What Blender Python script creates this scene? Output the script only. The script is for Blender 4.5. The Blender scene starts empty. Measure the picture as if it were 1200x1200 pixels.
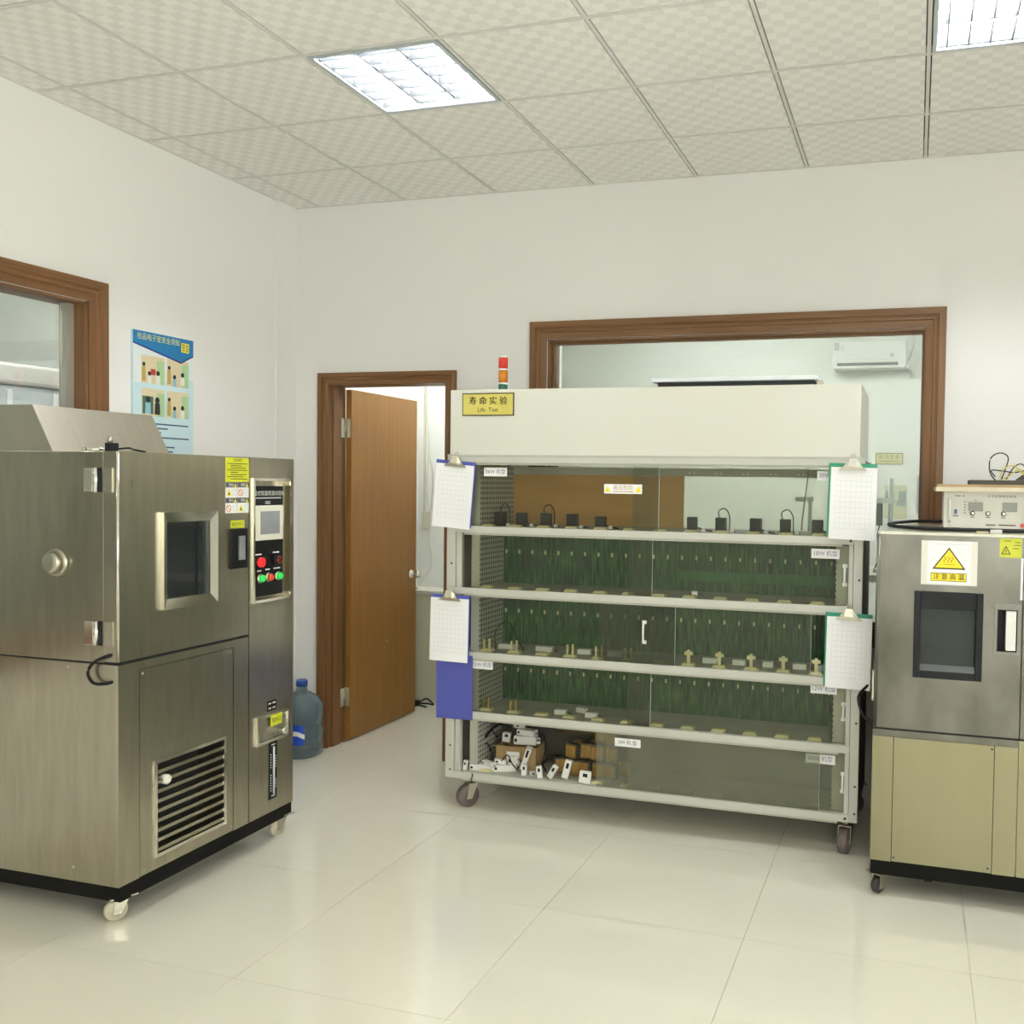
import bpy, bmesh, math, random
from mathutils import Vector, Matrix
random.seed(7)
C = bpy.context.scene.collection
SC = bpy.context.scene

# ------------------------------------------------------------------ camera
H = 3.379                      # suspended ceiling height
cam_d = bpy.data.cameras.new('camera'); cam = bpy.data.objects.new('camera', cam_d); C.objects.link(cam)
cam_d.sensor_width = 36.0; cam_d.sensor_fit = 'HORIZONTAL'
cam_d.lens = 1080.49 / 1200 * 36
cam_d.shift_x = (600 - 757.15) / 1200
yaw, pit, rol = 0.2831, -0.0301, 0.0148
fw = Vector((-math.sin(yaw) * math.cos(pit), math.cos(yaw) * math.cos(pit), math.sin(pit)))
rt = Vector((math.cos(yaw), math.sin(yaw), 0)); up = rt.cross(fw)
r2 = rt * math.cos(rol) + up * math.sin(rol); u2 = -rt * math.sin(rol) + up * math.cos(rol)
M = Matrix((r2, u2, -fw)).transposed().to_4x4(); M.translation = (3.5855, -4.9738, 1.690)
cam.matrix_world = M; cam_d.clip_start = 0.05
SC.camera = cam
# ------------------------------------------------------------------ world, exposure
w = bpy.data.worlds.new('world'); SC.world = w; w.use_nodes = True
w.node_tree.nodes['Background'].inputs[0].default_value = (1.0, 0.975, 0.93, 1)
w.node_tree.nodes['Background'].inputs[1].default_value = 4.1
SC.view_settings.view_transform = 'Standard'; SC.view_settings.look = 'None'
SC.view_settings.gamma = 1.0; SC.view_settings.use_curve_mapping = False
SC.view_settings.exposure = 1.86
TUBE_POWER = 46.0              # emission of the fluorescent tubes
TUBE_COL = (0.95, 0.985, 1.0)

# ------------------------------------------------------------------ materials
MATS = {}
def mat(name, col, rough=0.5, metal=0.0, col2=None, nscale=(8, 8, 8), namt=1.0, bump=0.0, spec=0.5, emit=None, estr=0.0, detail=3.0, rvar=0.0, coat=0.0):
    if name in MATS: return MATS[name]
    m = bpy.data.materials.new(name); m.use_nodes = True; MATS[name] = m
    nt = m.node_tree; b = nt.nodes['Principled BSDF']
    b.inputs['Base Color'].default_value = (*col, 1); b.inputs['Roughness'].default_value = rough
    b.inputs['Metallic'].default_value = metal; b.inputs['Specular IOR Level'].default_value = spec
    if coat: b.inputs['Coat Weight'].default_value = coat; b.inputs['Coat Roughness'].default_value = 0.05
    if emit: b.inputs['Emission Color'].default_value = (*emit, 1); b.inputs['Emission Strength'].default_value = estr
    if col2 or bump or rvar:
        tc = nt.nodes.new('ShaderNodeTexCoord'); mp = nt.nodes.new('ShaderNodeMapping'); mp.inputs['Scale'].default_value = nscale
        nz = nt.nodes.new('ShaderNodeTexNoise'); nz.inputs['Scale'].default_value = 1.0; nz.inputs['Detail'].default_value = detail
        nt.links.new(tc.outputs['Object'], mp.inputs[0]); nt.links.new(mp.outputs[0], nz.inputs['Vector'])
        if col2:
            cr = nt.nodes.new('ShaderNodeValToRGB')
            cr.color_ramp.elements[0].position = 0.5 - 0.22 * namt; cr.color_ramp.elements[1].position = 0.5 + 0.22 * namt
            cr.color_ramp.elements[0].color = (*col, 1); cr.color_ramp.elements[1].color = (*col2, 1)
            nt.links.new(nz.outputs['Fac'], cr.inputs[0]); nt.links.new(cr.outputs[0], b.inputs['Base Color'])
        if rvar:
            mr = nt.nodes.new('ShaderNodeMapRange'); mr.inputs['To Min'].default_value = rough - rvar; mr.inputs['To Max'].default_value = rough + rvar
            nt.links.new(nz.outputs['Fac'], mr.inputs[0]); nt.links.new(mr.outputs[0], b.inputs['Roughness'])
        if bump:
            bp = nt.nodes.new('ShaderNodeBump'); bp.inputs['Strength'].default_value = bump; bp.inputs['Distance'].default_value = 0.002
            nt.links.new(nz.outputs['Fac'], bp.inputs['Height']); nt.links.new(bp.outputs[0], b.inputs['Normal'])
    return m

def glass(name, tint=(1, 1, 1), haze=0.0, hazecol=(0.6, 0.6, 0.55), gloss=0.9, ior=1.4):
    if name in MATS: return MATS[name]
    m = bpy.data.materials.new(name); m.use_nodes = True; MATS[name] = m
    nt = m.node_tree; nt.nodes.remove(nt.nodes['Principled BSDF']); out = nt.nodes['Material Output']
    tr = nt.nodes.new('ShaderNodeBsdfTransparent'); tr.inputs[0].default_value = (*tint, 1)
    gl = nt.nodes.new('ShaderNodeBsdfGlossy'); gl.inputs['Roughness'].default_value = 0.02; gl.inputs[0].default_value = (gloss, gloss, gloss, 1)
    fr = nt.nodes.new('ShaderNodeFresnel'); fr.inputs[0].default_value = ior
    mx = nt.nodes.new('ShaderNodeMixShader'); nt.links.new(fr.outputs[0], mx.inputs[0]); 
    src = tr.outputs[0]
    if haze:
        df = nt.nodes.new('ShaderNodeBsdfDiffuse'); df.inputs[0].default_value = (*hazecol, 1)
        tc = nt.nodes.new('ShaderNodeTexCoord'); nz = nt.nodes.new('ShaderNodeTexNoise'); nz.inputs['Scale'].default_value = 5; nz.inputs['Detail'].default_value = 4
        mr = nt.nodes.new('ShaderNodeMapRange'); mr.inputs['To Min'].default_value = haze * 0.5; mr.inputs['To Max'].default_value = haze * 1.5
        nt.links.new(tc.outputs['Object'], nz.inputs['Vector']); nt.links.new(nz.outputs['Fac'], mr.inputs[0])
        m2 = nt.nodes.new('ShaderNodeMixShader'); nt.links.new(mr.outputs[0], m2.inputs[0])
        nt.links.new(tr.outputs[0], m2.inputs[1]); nt.links.new(df.outputs[0], m2.inputs[2]); src = m2.outputs[0]
    nt.links.new(src, mx.inputs[1]); nt.links.new(gl.outputs[0], mx.inputs[2]); nt.links.new(mx.outputs[0], out.inputs[0])
    return m

wall_m = mat('wall_paint', (0.815, 0.805, 0.785), 0.75, col2=(0.84, 0.83, 0.81), nscale=(0.7, 0.7, 0.5), detail=2)
wall2_m = mat('wall_paint_backroom', (0.80, 0.81, 0.76), 0.75)
dado_m = mat('dado_paint', (0.72, 0.71, 0.58), 0.6)
floor_m = mat('floor_tile', (0.765, 0.73, 0.615), 0.03, col2=(0.795, 0.76, 0.645), nscale=(1.5, 1.5, 1.5), spec=0.85, rvar=0.01)
grout_m = mat('grout', (0.42, 0.40, 0.33), 0.8)
wood_m = mat('brown_casing_wood', (0.150, 0.066, 0.022), 0.42, col2=(0.235, 0.114, 0.041), nscale=(60, 60, 2.2), detail=5, bump=0.15)
woodh_m = mat('brown_casing_wood_horizontal', (0.150, 0.066, 0.022), 0.42, col2=(0.235, 0.114, 0.041), nscale=(2.2, 60, 60), detail=5, bump=0.15)
woody_m = mat('brown_casing_wood_depthwise', (0.150, 0.066, 0.022), 0.42, col2=(0.235, 0.114, 0.041), nscale=(60, 2.2, 60), detail=5, bump=0.15)
door_m = mat('door_veneer', (0.28, 0.128, 0.027), 0.45, col2=(0.345, 0.165, 0.038), nscale=(70, 70, 1.6), detail=6, bump=0.05)
steel_m = mat('brushed_steel', (0.40, 0.372, 0.295), 0.30, 1.0, col2=(0.46, 0.43, 0.345), nscale=(5, 40, 5), bump=0.015, rvar=0.05, detail=4)
steelx_m = mat('brushed_steel_side', (0.36, 0.335, 0.265), 0.30, 1.0, col2=(0.42, 0.39, 0.31), nscale=(40, 5, 5), bump=0.015, rvar=0.05, detail=4)
steelw_m = mat('worn_steel', (0.115, 0.112, 0.096), 0.34, 1.0, col2=(0.205, 0.20, 0.172), nscale=(7, 7, 4), bump=0.03, rvar=0.08, detail=6)
steely_m = mat('yellowed_steel', (0.27, 0.25, 0.155), 0.38, 1.0, col2=(0.31, 0.285, 0.185), nscale=(4, 4, 2), rvar=0.05, detail=4)
polish_m = mat('polished_steel', (0.72, 0.70, 0.62), 0.14, 1.0)
chrome_m = mat('chrome', (0.85, 0.84, 0.80), 0.12, 1.0)
zinc_m = mat('zinc_metal', (0.52, 0.50, 0.42), 0.35, 1.0)
alu_m = mat('window_aluminium', (0.50, 0.48, 0.42), 0.4, 0.6)
black_m = mat('black_plastic', (0.008, 0.008, 0.009), 0.4, spec=0.3)
charcoal_m = mat('charcoal_plastic', (0.013, 0.014, 0.017), 0.5, spec=0.25)
dark_m = mat('dark_interior', (0.01, 0.01, 0.009), 0.8)
plinth_m = mat('black_plinth_paint', (0.006, 0.006, 0.005), 0.6, spec=0.15)
rack_m = mat('rack_grey_paint', (0.505, 0.505, 0.45), 0.42, col2=(0.545, 0.545, 0.49), nscale=(3, 3, 3))
rackd_m = mat('rack_inner_grey', (0.40, 0.395, 0.33), 0.55, col2=(0.46, 0.455, 0.385), nscale=(5, 5, 5))
rackside_m = mat('rack_side_shaded_brown', (0.10, 0.085, 0.055), 0.6)  # shade on the rack's right side, painted in as dark brown
shelf_m = mat('shelf_dusty_grey', (0.36, 0.35, 0.29), 0.6, col2=(0.45, 0.44, 0.37), nscale=(10, 10, 10))
hood_m = mat('hood_cream_paint', (0.655, 0.648, 0.57), 0.45, col2=(0.675, 0.667, 0.59), nscale=(1.2, 1.2, 1.2))
ply_m = mat('plywood_brown', (0.46, 0.24, 0.055), 0.55, col2=(0.54, 0.30, 0.08), nscale=(3, 3, 14), detail=5)
cream_m = mat('cream_metal', (0.70, 0.685, 0.58), 0.5)
pad_m = mat('yellow_terminal_plastic', (0.66, 0.60, 0.33), 0.5)
brass_m = mat('brass', (0.55, 0.42, 0.14), 0.35, 1.0)
white_m = mat('white_plastic', (0.78, 0.78, 0.74), 0.4)
paper_m = mat('white_paper', (0.86, 0.86, 0.87), 0.8)
ink_m = mat('grey_print', (0.66, 0.67, 0.70), 0.8)
inkd_m = mat('black_print', (0.02, 0.02, 0.02), 0.6)
purple_m = mat('label_print_blue', (0.16, 0.15, 0.30), 0.7)
yellow_m = mat('yellow_sticker', (0.60, 0.62, 0.03), 0.45)
yelloww_m = mat('warning_yellow', (0.88, 0.72, 0.015), 0.45)
signy_m = mat('sign_gold', (0.60, 0.52, 0.11), 0.35, col2=(0.64, 0.56, 0.14), nscale=(6, 6, 6))
signp_m = mat('sign_pale_gold', (0.62, 0.60, 0.34), 0.4)
blue_m = mat('blue_clipboard', (0.085, 0.10, 0.42), 0.4)
green_m = mat('green_clipboard', (0.02, 0.27, 0.15), 0.4)
red_m = mat('red_lens', (0.50, 0.035, 0.02), 0.3, emit=(0.8, 0.05, 0.03), estr=0.08)
amber_m = mat('amber_lens', (0.75, 0.25, 0.02), 0.3)
teal_m = mat('green_lens', (0.02, 0.16, 0.10), 0.3)
redlit_m = mat('red_lamp_lit', (0.6, 0.004, 0.004), 0.3, emit=(1.0, 0.012, 0.012), estr=0.6)
reddk_m = mat('red_lamp_off', (0.10, 0.012, 0.012), 0.25)
greenb_m = mat('green_button', (0.02, 0.42, 0.07), 0.3, emit=(0.03, 0.9, 0.12), estr=0.12)
redb_m = mat('red_button', (0.70, 0.09, 0.02), 0.3)
lcd_m = mat('lcd_grey', (0.20, 0.20, 0.155), 0.25)
screen_m = mat('touch_screen_grey', (0.22, 0.23, 0.25), 0.12, col2=(0.30, 0.31, 0.33), nscale=(3, 9, 9))
wheelw_m = mat('cream_wheel', (0.55, 0.50, 0.38), 0.5)
wheelb_m = mat('dark_wheel', (0.035, 0.032, 0.03), 0.5)
wheelr_m = mat('brown_rubber_wheel', (0.13, 0.10, 0.095), 0.55, col2=(0.17, 0.135, 0.125), nscale=(20, 20, 20))
card_m = mat('cardboard', (0.36, 0.24, 0.10), 0.75, col2=(0.40, 0.28, 0.13), nscale=(10, 10, 10))
trans_m = mat('transformer_brown', (0.22, 0.115, 0.02), 0.45, col2=(0.42, 0.25, 0.05), nscale=(60, 60, 10), detail=4)
coilg_m = mat('transformer_core_grey', (0.16, 0.15, 0.12), 0.5, 0.6)
louv_m = mat('louver_aluminium', (0.115, 0.12, 0.125), 0.45)
fixt_m = mat('fixture_white', (0.85, 0.87, 0.90), 0.4)
fixfr_m = mat('fixture_frame_grey', (0.50, 0.56, 0.60), 0.4)
tube_m = mat('fluorescent_tube', (1, 1, 1), 0.4, emit=TUBE_COL, estr=TUBE_POWER)
tubeb_m = mat('added_batten_tube', (1, 1, 1), 0.4, emit=TUBE_COL, estr=TUBE_POWER * 0.62)
tubed_m = mat('added_batten_tube_dim', (1, 1, 1), 0.4, emit=TUBE_COL, estr=TUBE_POWER * 0.36)
tbar_m = mat('ceiling_tbar', (0.72, 0.71, 0.68), 0.5)
slab_m = mat('ceiling_void', (0.05, 0.05, 0.045), 0.9)
winglass_m = glass('window_glass', (0.945, 0.965, 0.935), 0.03, (0.8, 0.85, 0.8))
rackglass_m = glass('rack_glass', (0.93, 0.94, 0.90), 0.014, (0.55, 0.55, 0.46), ior=1.22)
rackglassb_m = glass('rack_glass_rear', (0.92, 0.935, 0.89), 0.034, (0.55, 0.56, 0.46), ior=1.22)
dustglass_m = glass('dusty_rack_glass', (0.86, 0.88, 0.82), 0.13, (0.55, 0.55, 0.44), ior=1.25)
cglass_m = glass('chamber_glass', (0.55, 0.60, 0.60), 0.05, (0.5, 0.55, 0.55))
bottle_m = None

# special procedural materials
def ceiling_tile_mat():
    m = bpy.data.materials.new('embossed_ceiling_tile'); m.use_nodes = True; nt = m.node_tree; b = nt.nodes['Principled BSDF']
    b.inputs['Roughness'].default_value = 0.7
    tc = nt.nodes.new('ShaderNodeTexCoord')
    br = nt.nodes.new('ShaderNodeTexBrick'); br.offset = 0.5; br.inputs['Scale'].default_value = 1.0
    br.inputs['Brick Width'].default_value = 0.052; br.inputs['Row Height'].default_value = 0.052
    br.inputs['Mortar Size'].default_value = 0.0
    br.inputs['Color1'].default_value = (1, 1, 1, 1); br.inputs['Color2'].default_value = (1, 1, 1, 1)
    ck = nt.nodes.new('ShaderNodeTexChecker'); ck.inputs['Scale'].default_value = 1 / 0.0475
    ck.inputs['Color1'].default_value = (0.825, 0.81, 0.78, 1); ck.inputs['Color2'].default_value = (0.905, 0.89, 0.86, 1)
    mp = nt.nodes.new('ShaderNodeMapping'); mp.inputs['Location'].default_value = (0.3, 0.3, 0.02)
    nt.links.new(tc.outputs['Object'], mp.inputs[0]); nt.links.new(mp.outputs[0], ck.inputs['Vector'])
    # second, larger offset checker breaks the regular board into the stepped pattern
    ck2 = nt.nodes.new('ShaderNodeTexChecker'); ck2.inputs['Scale'].default_value = 1 / 0.095
    ck2.inputs['Color1'].default_value = (1, 1, 1, 1); ck2.inputs['Color2'].default_value = (0.975, 0.975, 0.975, 1)
    nt.links.new(mp.outputs[0], ck2.inputs['Vector'])
    mx = nt.nodes.new('ShaderNodeMixRGB'); mx.blend_type = 'MULTIPLY'; mx.inputs[0].default_value = 1
    nt.links.new(ck.outputs[0], mx.inputs[1]); nt.links.new(ck2.outputs[0], mx.inputs[2]); nt.links.new(mx.outputs[0], b.inputs['Base Color'])
    bp = nt.nodes.new('ShaderNodeBump'); bp.inputs['Strength'].default_value = 0.3; bp.inputs['Distance'].default_value = 0.002
    nt.links.new(ck.outputs['Fac'], bp.inputs['Height']); nt.links.new(bp.outputs[0], b.inputs['Normal'])
    nt.nodes.remove(br)
    return m
ctile_m = ceiling_tile_mat()

def pcb_mat():
    m = bpy.data.materials.new('circuit_board_green'); m.use_nodes = True; nt = m.node_tree; b = nt.nodes['Principled BSDF']
    b.inputs['Roughness'].default_value = 0.4
    tc = nt.nodes.new('ShaderNodeTexCoord')
    mp = nt.nodes.new('ShaderNodeMapping'); mp.inputs['Scale'].default_value = (90, 1, 9)
    n1 = nt.nodes.new('ShaderNodeTexNoise'); n1.inputs['Scale'].default_value = 1; n1.inputs['Detail'].default_value = 5
    nt.links.new(tc.outputs['Object'], mp.inputs[0]); nt.links.new(mp.outputs[0], n1.inputs['Vector'])
    cr = nt.nodes.new('ShaderNodeValToRGB'); e = cr.color_ramp.elements
    e[0].position = 0.36; e[0].color = (0.012, 0.036, 0.014, 1); e[1].position = 0.72; e[1].color = (0.11, 0.23, 0.055, 1)
    x = cr.color_ramp.elements.new(0.52); x.color = (0.022, 0.115, 0.034, 1)
    nt.links.new(n1.outputs['Fac'], cr.inputs[0])
    n2 = nt.nodes.new('ShaderNodeTexNoise'); n2.inputs['Scale'].default_value = 2.2; n2.inputs['Detail'].default_value = 3
    nt.links.new(tc.outputs['Object'], n2.inputs['Vector'])
    mx = nt.nodes.new('ShaderNodeMixRGB'); mx.blend_type = 'MULTIPLY'; mx.inputs[0].default_value = 0.35
    nt.links.new(cr.outputs[0], mx.inputs[1]); nt.links.new(n2.outputs['Color'], mx.inputs[2])
    nt.links.new(mx.outputs[0], b.inputs['Base Color'])
    return m
pcb_m = pcb_mat()

def perf_mat():
    m = bpy.data.materials.new('perforated_grey_sheet'); m.use_nodes = True; nt = m.node_tree; b = nt.nodes['Principled BSDF']
    b.inputs['Roughness'].default_value = 0.55
    tc = nt.nodes.new('ShaderNodeTexCoord'); mp = nt.nodes.new('ShaderNodeMapping'); mp.inputs['Scale'].default_value = (0, 38, 38)
    vo = nt.nodes.new('ShaderNodeTexVoronoi'); vo.inputs['Randomness'].default_value = 0.0; vo.inputs['Scale'].default_value = 1
    nt.links.new(tc.outputs['Object'], mp.inputs[0]); nt.links.new(mp.outputs[0], vo.inputs['Vector'])
    cr = nt.nodes.new('ShaderNodeValToRGB'); cr.color_ramp.interpolation = 'CONSTANT'
    cr.color_ramp.elements[0].color = (0.05, 0.05, 0.04, 1); cr.color_ramp.elements[1].position = 0.26; cr.color_ramp.elements[1].color = (0.42, 0.42, 0.36, 1)
    nt.links.new(vo.outputs['Distance'], cr.inputs[0]); nt.links.new(cr.outputs[0], b.inputs['Base Color'])
    return m
perf_m = perf_mat()

def bottle_mat():
    m = bpy.data.materials.new('blue_clear_plastic'); m.use_nodes = True; nt = m.node_tree
    nt.nodes.remove(nt.nodes['Principled BSDF']); out = nt.nodes['Material Output']
    tr = nt.nodes.new('ShaderNodeBsdfTransparent'); tr.inputs[0].default_value = (0.64, 0.70, 0.72, 1)
    pr = nt.nodes.new('ShaderNodeBsdfPrincipled'); pr.inputs['Base Color'].default_value = (0.24, 0.31, 0.35, 1); pr.inputs['Roughness'].default_value = 0.12
    lw = nt.nodes.new('ShaderNodeLayerWeight'); lw.inputs[0].default_value = 0.35
    mr = nt.nodes.new('ShaderNodeMapRange'); mr.inputs['To Min'].default_value = 0.30; mr.inputs['To Max'].default_value = 0.92
    mx = nt.nodes.new('ShaderNodeMixShader'); nt.links.new(lw.outputs['Facing'], mr.inputs[0]); nt.links.new(mr.outputs[0], mx.inputs[0])
    nt.links.new(tr.outputs[0], mx.inputs[1]); nt.links.new(pr.outputs[0], mx.inputs[2]); nt.links.new(mx.outputs[0], out.inputs[0])
    return m
bottle_m = bottle_mat()

# ------------------------------------------------------------------ mesh helpers
def T_front(y):   # (u,v,w) -> (u, y-w, v)   plane facing the room from the back wall
    return Matrix(((1, 0, 0, 0), (0, 0, -1, y), (0, 1, 0, 0), (0, 0, 0, 1)))
def T_right(x):   # (u,v,w) -> (x+w, u, v)   plane facing +x
    return Matrix(((0, 0, 1, x), (1, 0, 0, 0), (0, 1, 0, 0), (0, 0, 0, 1)))
WLOC = {}
def wloc(o): return WLOC.get(o.name, Vector((0, 0, 0)))
class MB:
    def __init__(s, T=None): s.bm = bmesh.new(); s.T = T or Matrix.Identity(4)
    def v(s, p): return s.bm.verts.new(s.T @ Vector(p))
    def face(s, pts):
        return s.bm.faces.new([s.v(p) for p in pts])
    def box(s, a, b, c, d, e, f):
        P = [(a, c, e), (b, c, e), (b, d, e), (a, d, e), (a, c, f), (b, c, f), (b, d, f), (a, d, f)]
        V = [s.v(p) for p in P]
        for q in ((0, 3, 2, 1), (4, 5, 6, 7), (0, 1, 5, 4), (1, 2, 6, 5), (2, 3, 7, 6), (3, 0, 4, 7)):
            s.bm.faces.new([V[i] for i in q])
        return s
    def prism(s, poly, w0, w1):      # polygon in (u,v), extruded along w
        A = [s.v((x, y, w0)) for x, y in poly]; B = [s.v((x, y, w1)) for x, y in poly]; n = len(poly)
        s.bm.faces.new(A[::-1]); s.bm.faces.new(B)
        for i in range(n): s.bm.faces.new((A[i], A[(i + 1) % n], B[(i + 1) % n], B[i]))
        return s
    def hexa(s, P):                  # 8 corners, bottom loop then top loop
        V = [s.v(p) for p in P]
        for q in ((0, 3, 2, 1), (4, 5, 6, 7), (0, 1, 5, 4), (1, 2, 6, 5), (2, 3, 7, 6), (3, 0, 4, 7)):
            s.bm.faces.new([V[i] for i in q])
        return s
    def lathe(s, prof, c=(0, 0, 0), axis='z', n=20, smooth=True):
        R = []
        for r, h in prof:
            ring = []
            for i in range(n):
                a = 2 * math.pi * i / n; x, y = r * math.cos(a), r * math.sin(a)
                p = {'z': (x, y, h), 'y': (x, h, y), 'x': (h, x, y)}[axis]
                ring.append(s.v((c[0] + p[0], c[1] + p[1], c[2] + p[2])))
            R.append(ring)
        for k in range(len(R) - 1):
            for i in range(n):
                f = s.bm.faces.new((R[k][i], R[k][(i + 1) % n], R[k + 1][(i + 1) % n], R[k + 1][i])); f.smooth = smooth
        s.bm.faces.new(R[0][::-1]); s.bm.faces.new(R[-1])
        return s
    def tube(s, pts, r, n=6, sub=5):
        P = [Vector(p) for p in pts]
        if len(P) > 2:
            Q = [P[0] * 2 - P[1]] + P + [P[-1] * 2 - P[-2]]; out = []
            for i in range(1, len(Q) - 2):
                a, b, c, d = Q[i - 1:i + 3]
                for k in range(sub):
                    t = k / sub
                    out.append(0.5 * ((2 * b) + (c - a) * t + (2 * a - 5 * b + 4 * c - d) * t * t + (3 * b - a - 3 * c + d) * t ** 3))
            out.append(P[-1]); P = out
        rings = []
        for i, p in enumerate(P):
            t = (P[min(i + 1, len(P) - 1)] - P[max(i - 1, 0)]).normalized()
            ref = Vector((0, 0, 1)) if abs(t.z) < 0.9 else Vector((1, 0, 0))
            a = t.cross(ref).normalized(); b = t.cross(a)
            rings.append([s.v(p + (a * math.cos(2 * math.pi * k / n) + b * math.sin(2 * math.pi * k / n)) * r) for k in range(n)])
        for k in range(len(rings) - 1):
            for i in range(n):
                f = s.bm.faces.new((rings[k][i], rings[k][(i + 1) % n], rings[k + 1][(i + 1) % n], rings[k + 1][i])); f.smooth = True
        s.bm.faces.new(rings[0][::-1]); s.bm.faces.new(rings[-1])
        return s
    def build(s, name, m, parent=None, bevel=0.0, local=False):
        bmesh.ops.recalc_face_normals(s.bm, faces=s.bm.faces)
        if bevel:
            bmesh.ops.bevel(s.bm, geom=list(s.bm.edges), offset=bevel, segments=2, affect='EDGES', profile=0.5)
        me = bpy.data.meshes.new(name)
        if parent is not None and not local:
            bmesh.ops.translate(s.bm, verts=s.bm.verts, vec=-wloc(parent))
        s.bm.to_mesh(me); s.bm.free(); me.materials.append(m)
        o = bpy.data.objects.new(name, me); C.objects.link(o)
        if parent is not None:
            o.parent = parent; WLOC[o.name] = wloc(parent)
        return o
def bx(name, m, parent, a, b, c, d, e, f, bevel=0.0, T=None):
    return MB(T).box(a, b, c, d, e, f).build(name, m, parent, bevel)
def tag(o, label, cat=None, group=None, kind=None):
    if label: o['label'] = label
    if cat: o['category'] = cat
    if group: o['group'] = group
    if kind: o['kind'] = kind
    return o
def thing(name, label, cat, loc=(0, 0, 0), rot=None, group=None):
    o = bpy.data.objects.new(name, None); C.objects.link(o); o.location = loc; o.empty_display_size = 0.05
    if rot: o.rotation_euler = rot
    WLOC[o.name] = Vector(loc)
    return tag(o, label, cat, group)
def solid(name, mb, m, label, cat, loc, bevel=0.0, rot=None, group=None):    # one-mesh thing, verts local
    o = mb.build(name, m, None, bevel); o.location = loc
    if rot: o.rotation_euler = rot
    WLOC[o.name] = Vector(loc)
    return tag(o, label, cat, group)
def struct(o, label, cat='structure'):
    o['kind'] = 'structure'; o['label'] = label; o['category'] = cat; return o
def text(body, size, T, u, v, m, parent, name='lettering', local=False, align='CENTER', sx=1.0, w=0.0006):
    cu = bpy.data.curves.new('t', 'FONT'); cu.body = body; cu.size = size; cu.align_x = align; cu.align_y = 'CENTER'
    cu.resolution_u = 2
    o = bpy.data.objects.new('t', cu); C.objects.link(o); bpy.context.view_layer.update()
    me = bpy.data.meshes.new_from_object(o.evaluated_get(bpy.context.evaluated_depsgraph_get()))
    bpy.data.objects.remove(o); bpy.data.curves.remove(cu)
    X = T @ Matrix.Translation((u, v, w)) @ Matrix.Diagonal((sx, 1, 1, 1))
    me.transform(X)
    if not local: me.transform(Matrix.Translation(-wloc(parent)))
    me.materials.clear(); me.materials.append(m); me.name = name
    r = bpy.data.objects.new(name, me); C.objects.link(r); r.parent = parent; WLOC[r.name] = wloc(parent)
    return r
def share(src, name, parent, loc):
    o = bpy.data.objects.new(name, src.data); C.objects.link(o); o.parent = parent; o.location = loc; return o

# ================================================================== ROOM SHELL
XL, XR, YF, WT = -0.175, 6.0, -7.179, 0.15
# ---- floor with 0.8 m polished tiles
fl = struct(MB().box(-3.8, XR + 0.1, YF - 0.1, 4.4, -0.06, -0.004).build('floor', grout_m), 'polished cream tiled floor', 'floor')
tproto = None
for i in range(-1, 8):
    for j in range(-6, 10):
        x0, y0 = -0.19 + 0.8 * i, -0.81 - 0.8 * j
        if i < 0 and y0 < 0: continue
        if y0 > 4.2 or y0 < YF - 0.8: continue
        if tproto is None:
            tproto = MB().box(-0.3992, 0.3992, -0.3992, 0.3992, -0.004, 0).build('floor_tile', floor_m, fl, local=True)
            o = tproto
        else: o = share(tproto, 'floor_tile', fl, (0, 0, 0))
        o.location = (x0 + 0.4, y0 + 0.4, 0)
# ---- ceiling: slab, 0.6 m grid of embossed tiles and T bars
ce = struct(MB().box(-3.8, XR + 0.1, YF - 0.1, 4.4, H + 0.14, H + 0.2).build('ceiling', slab_m), 'suspended ceiling of embossed white tiles', 'ceiling')
YL = [0.0] + [-0.579 - 0.6 * k for k in range(12)]
XG = [XL] + [0.6 * k for k in range(11)]
FIX = {(3, 2), (7, 2), (7, 6), (3, 10), (7, 10)}      # grid cells that hold light fixtures (column, row)
cproto = {}
for a in range(len(XG) - 1):
    for b in range(len(YL) - 1):
        if (a, b) in FIX: continue
        x0, x1, y1, y0 = XG[a], XG[a + 1], YL[b], YL[b + 1]
        wx, wy = (x1 - x0) / 2 - 0.0125, (y1 - y0) / 2 - 0.0125
        key = (round(wx, 3), round(wy, 3)); loc = ((x0 + x1) / 2, (y0 + y1) / 2, H)
        if key not in cproto:
            cproto[key] = MB().box(-wx, wx, -wy, wy, 0.0, 0.012).build('ceiling_tile', ctile_m, ce, local=True); cproto[key].location = loc
        else: share(cproto[key], 'ceiling_tile', ce, loc)
for x in XG[1:]: bx('grid_bar', tbar_m, ce, x - 0.0075, x + 0.0075, YF, 0, H - 0.001, H + 0.03)
for y in YL[1:]: bx('grid_bar', tbar_m, ce, XL, XR, y - 0.0075, y + 0.0075, H - 0.0014, H + 0.03)
bx('wall_angle', tbar_m, ce, XL, XR, -0.018, 0, H - 0.0018, H + 0.02)
bx('wall_angle', tbar_m, ce, XL, XL + 0.018, YF, 0, H - 0.0018, H + 0.02)
# plain ceilings of the rooms behind the openings
bx('backroom_ceiling', wall2_m, ce, -1.2, XR, WT, 4.3, H, H + 0.1)
bx('sideroom_ceiling', wall2_m, ce, -3.7, XL - WT, YF, 0.6, H, H + 0.1)

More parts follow.
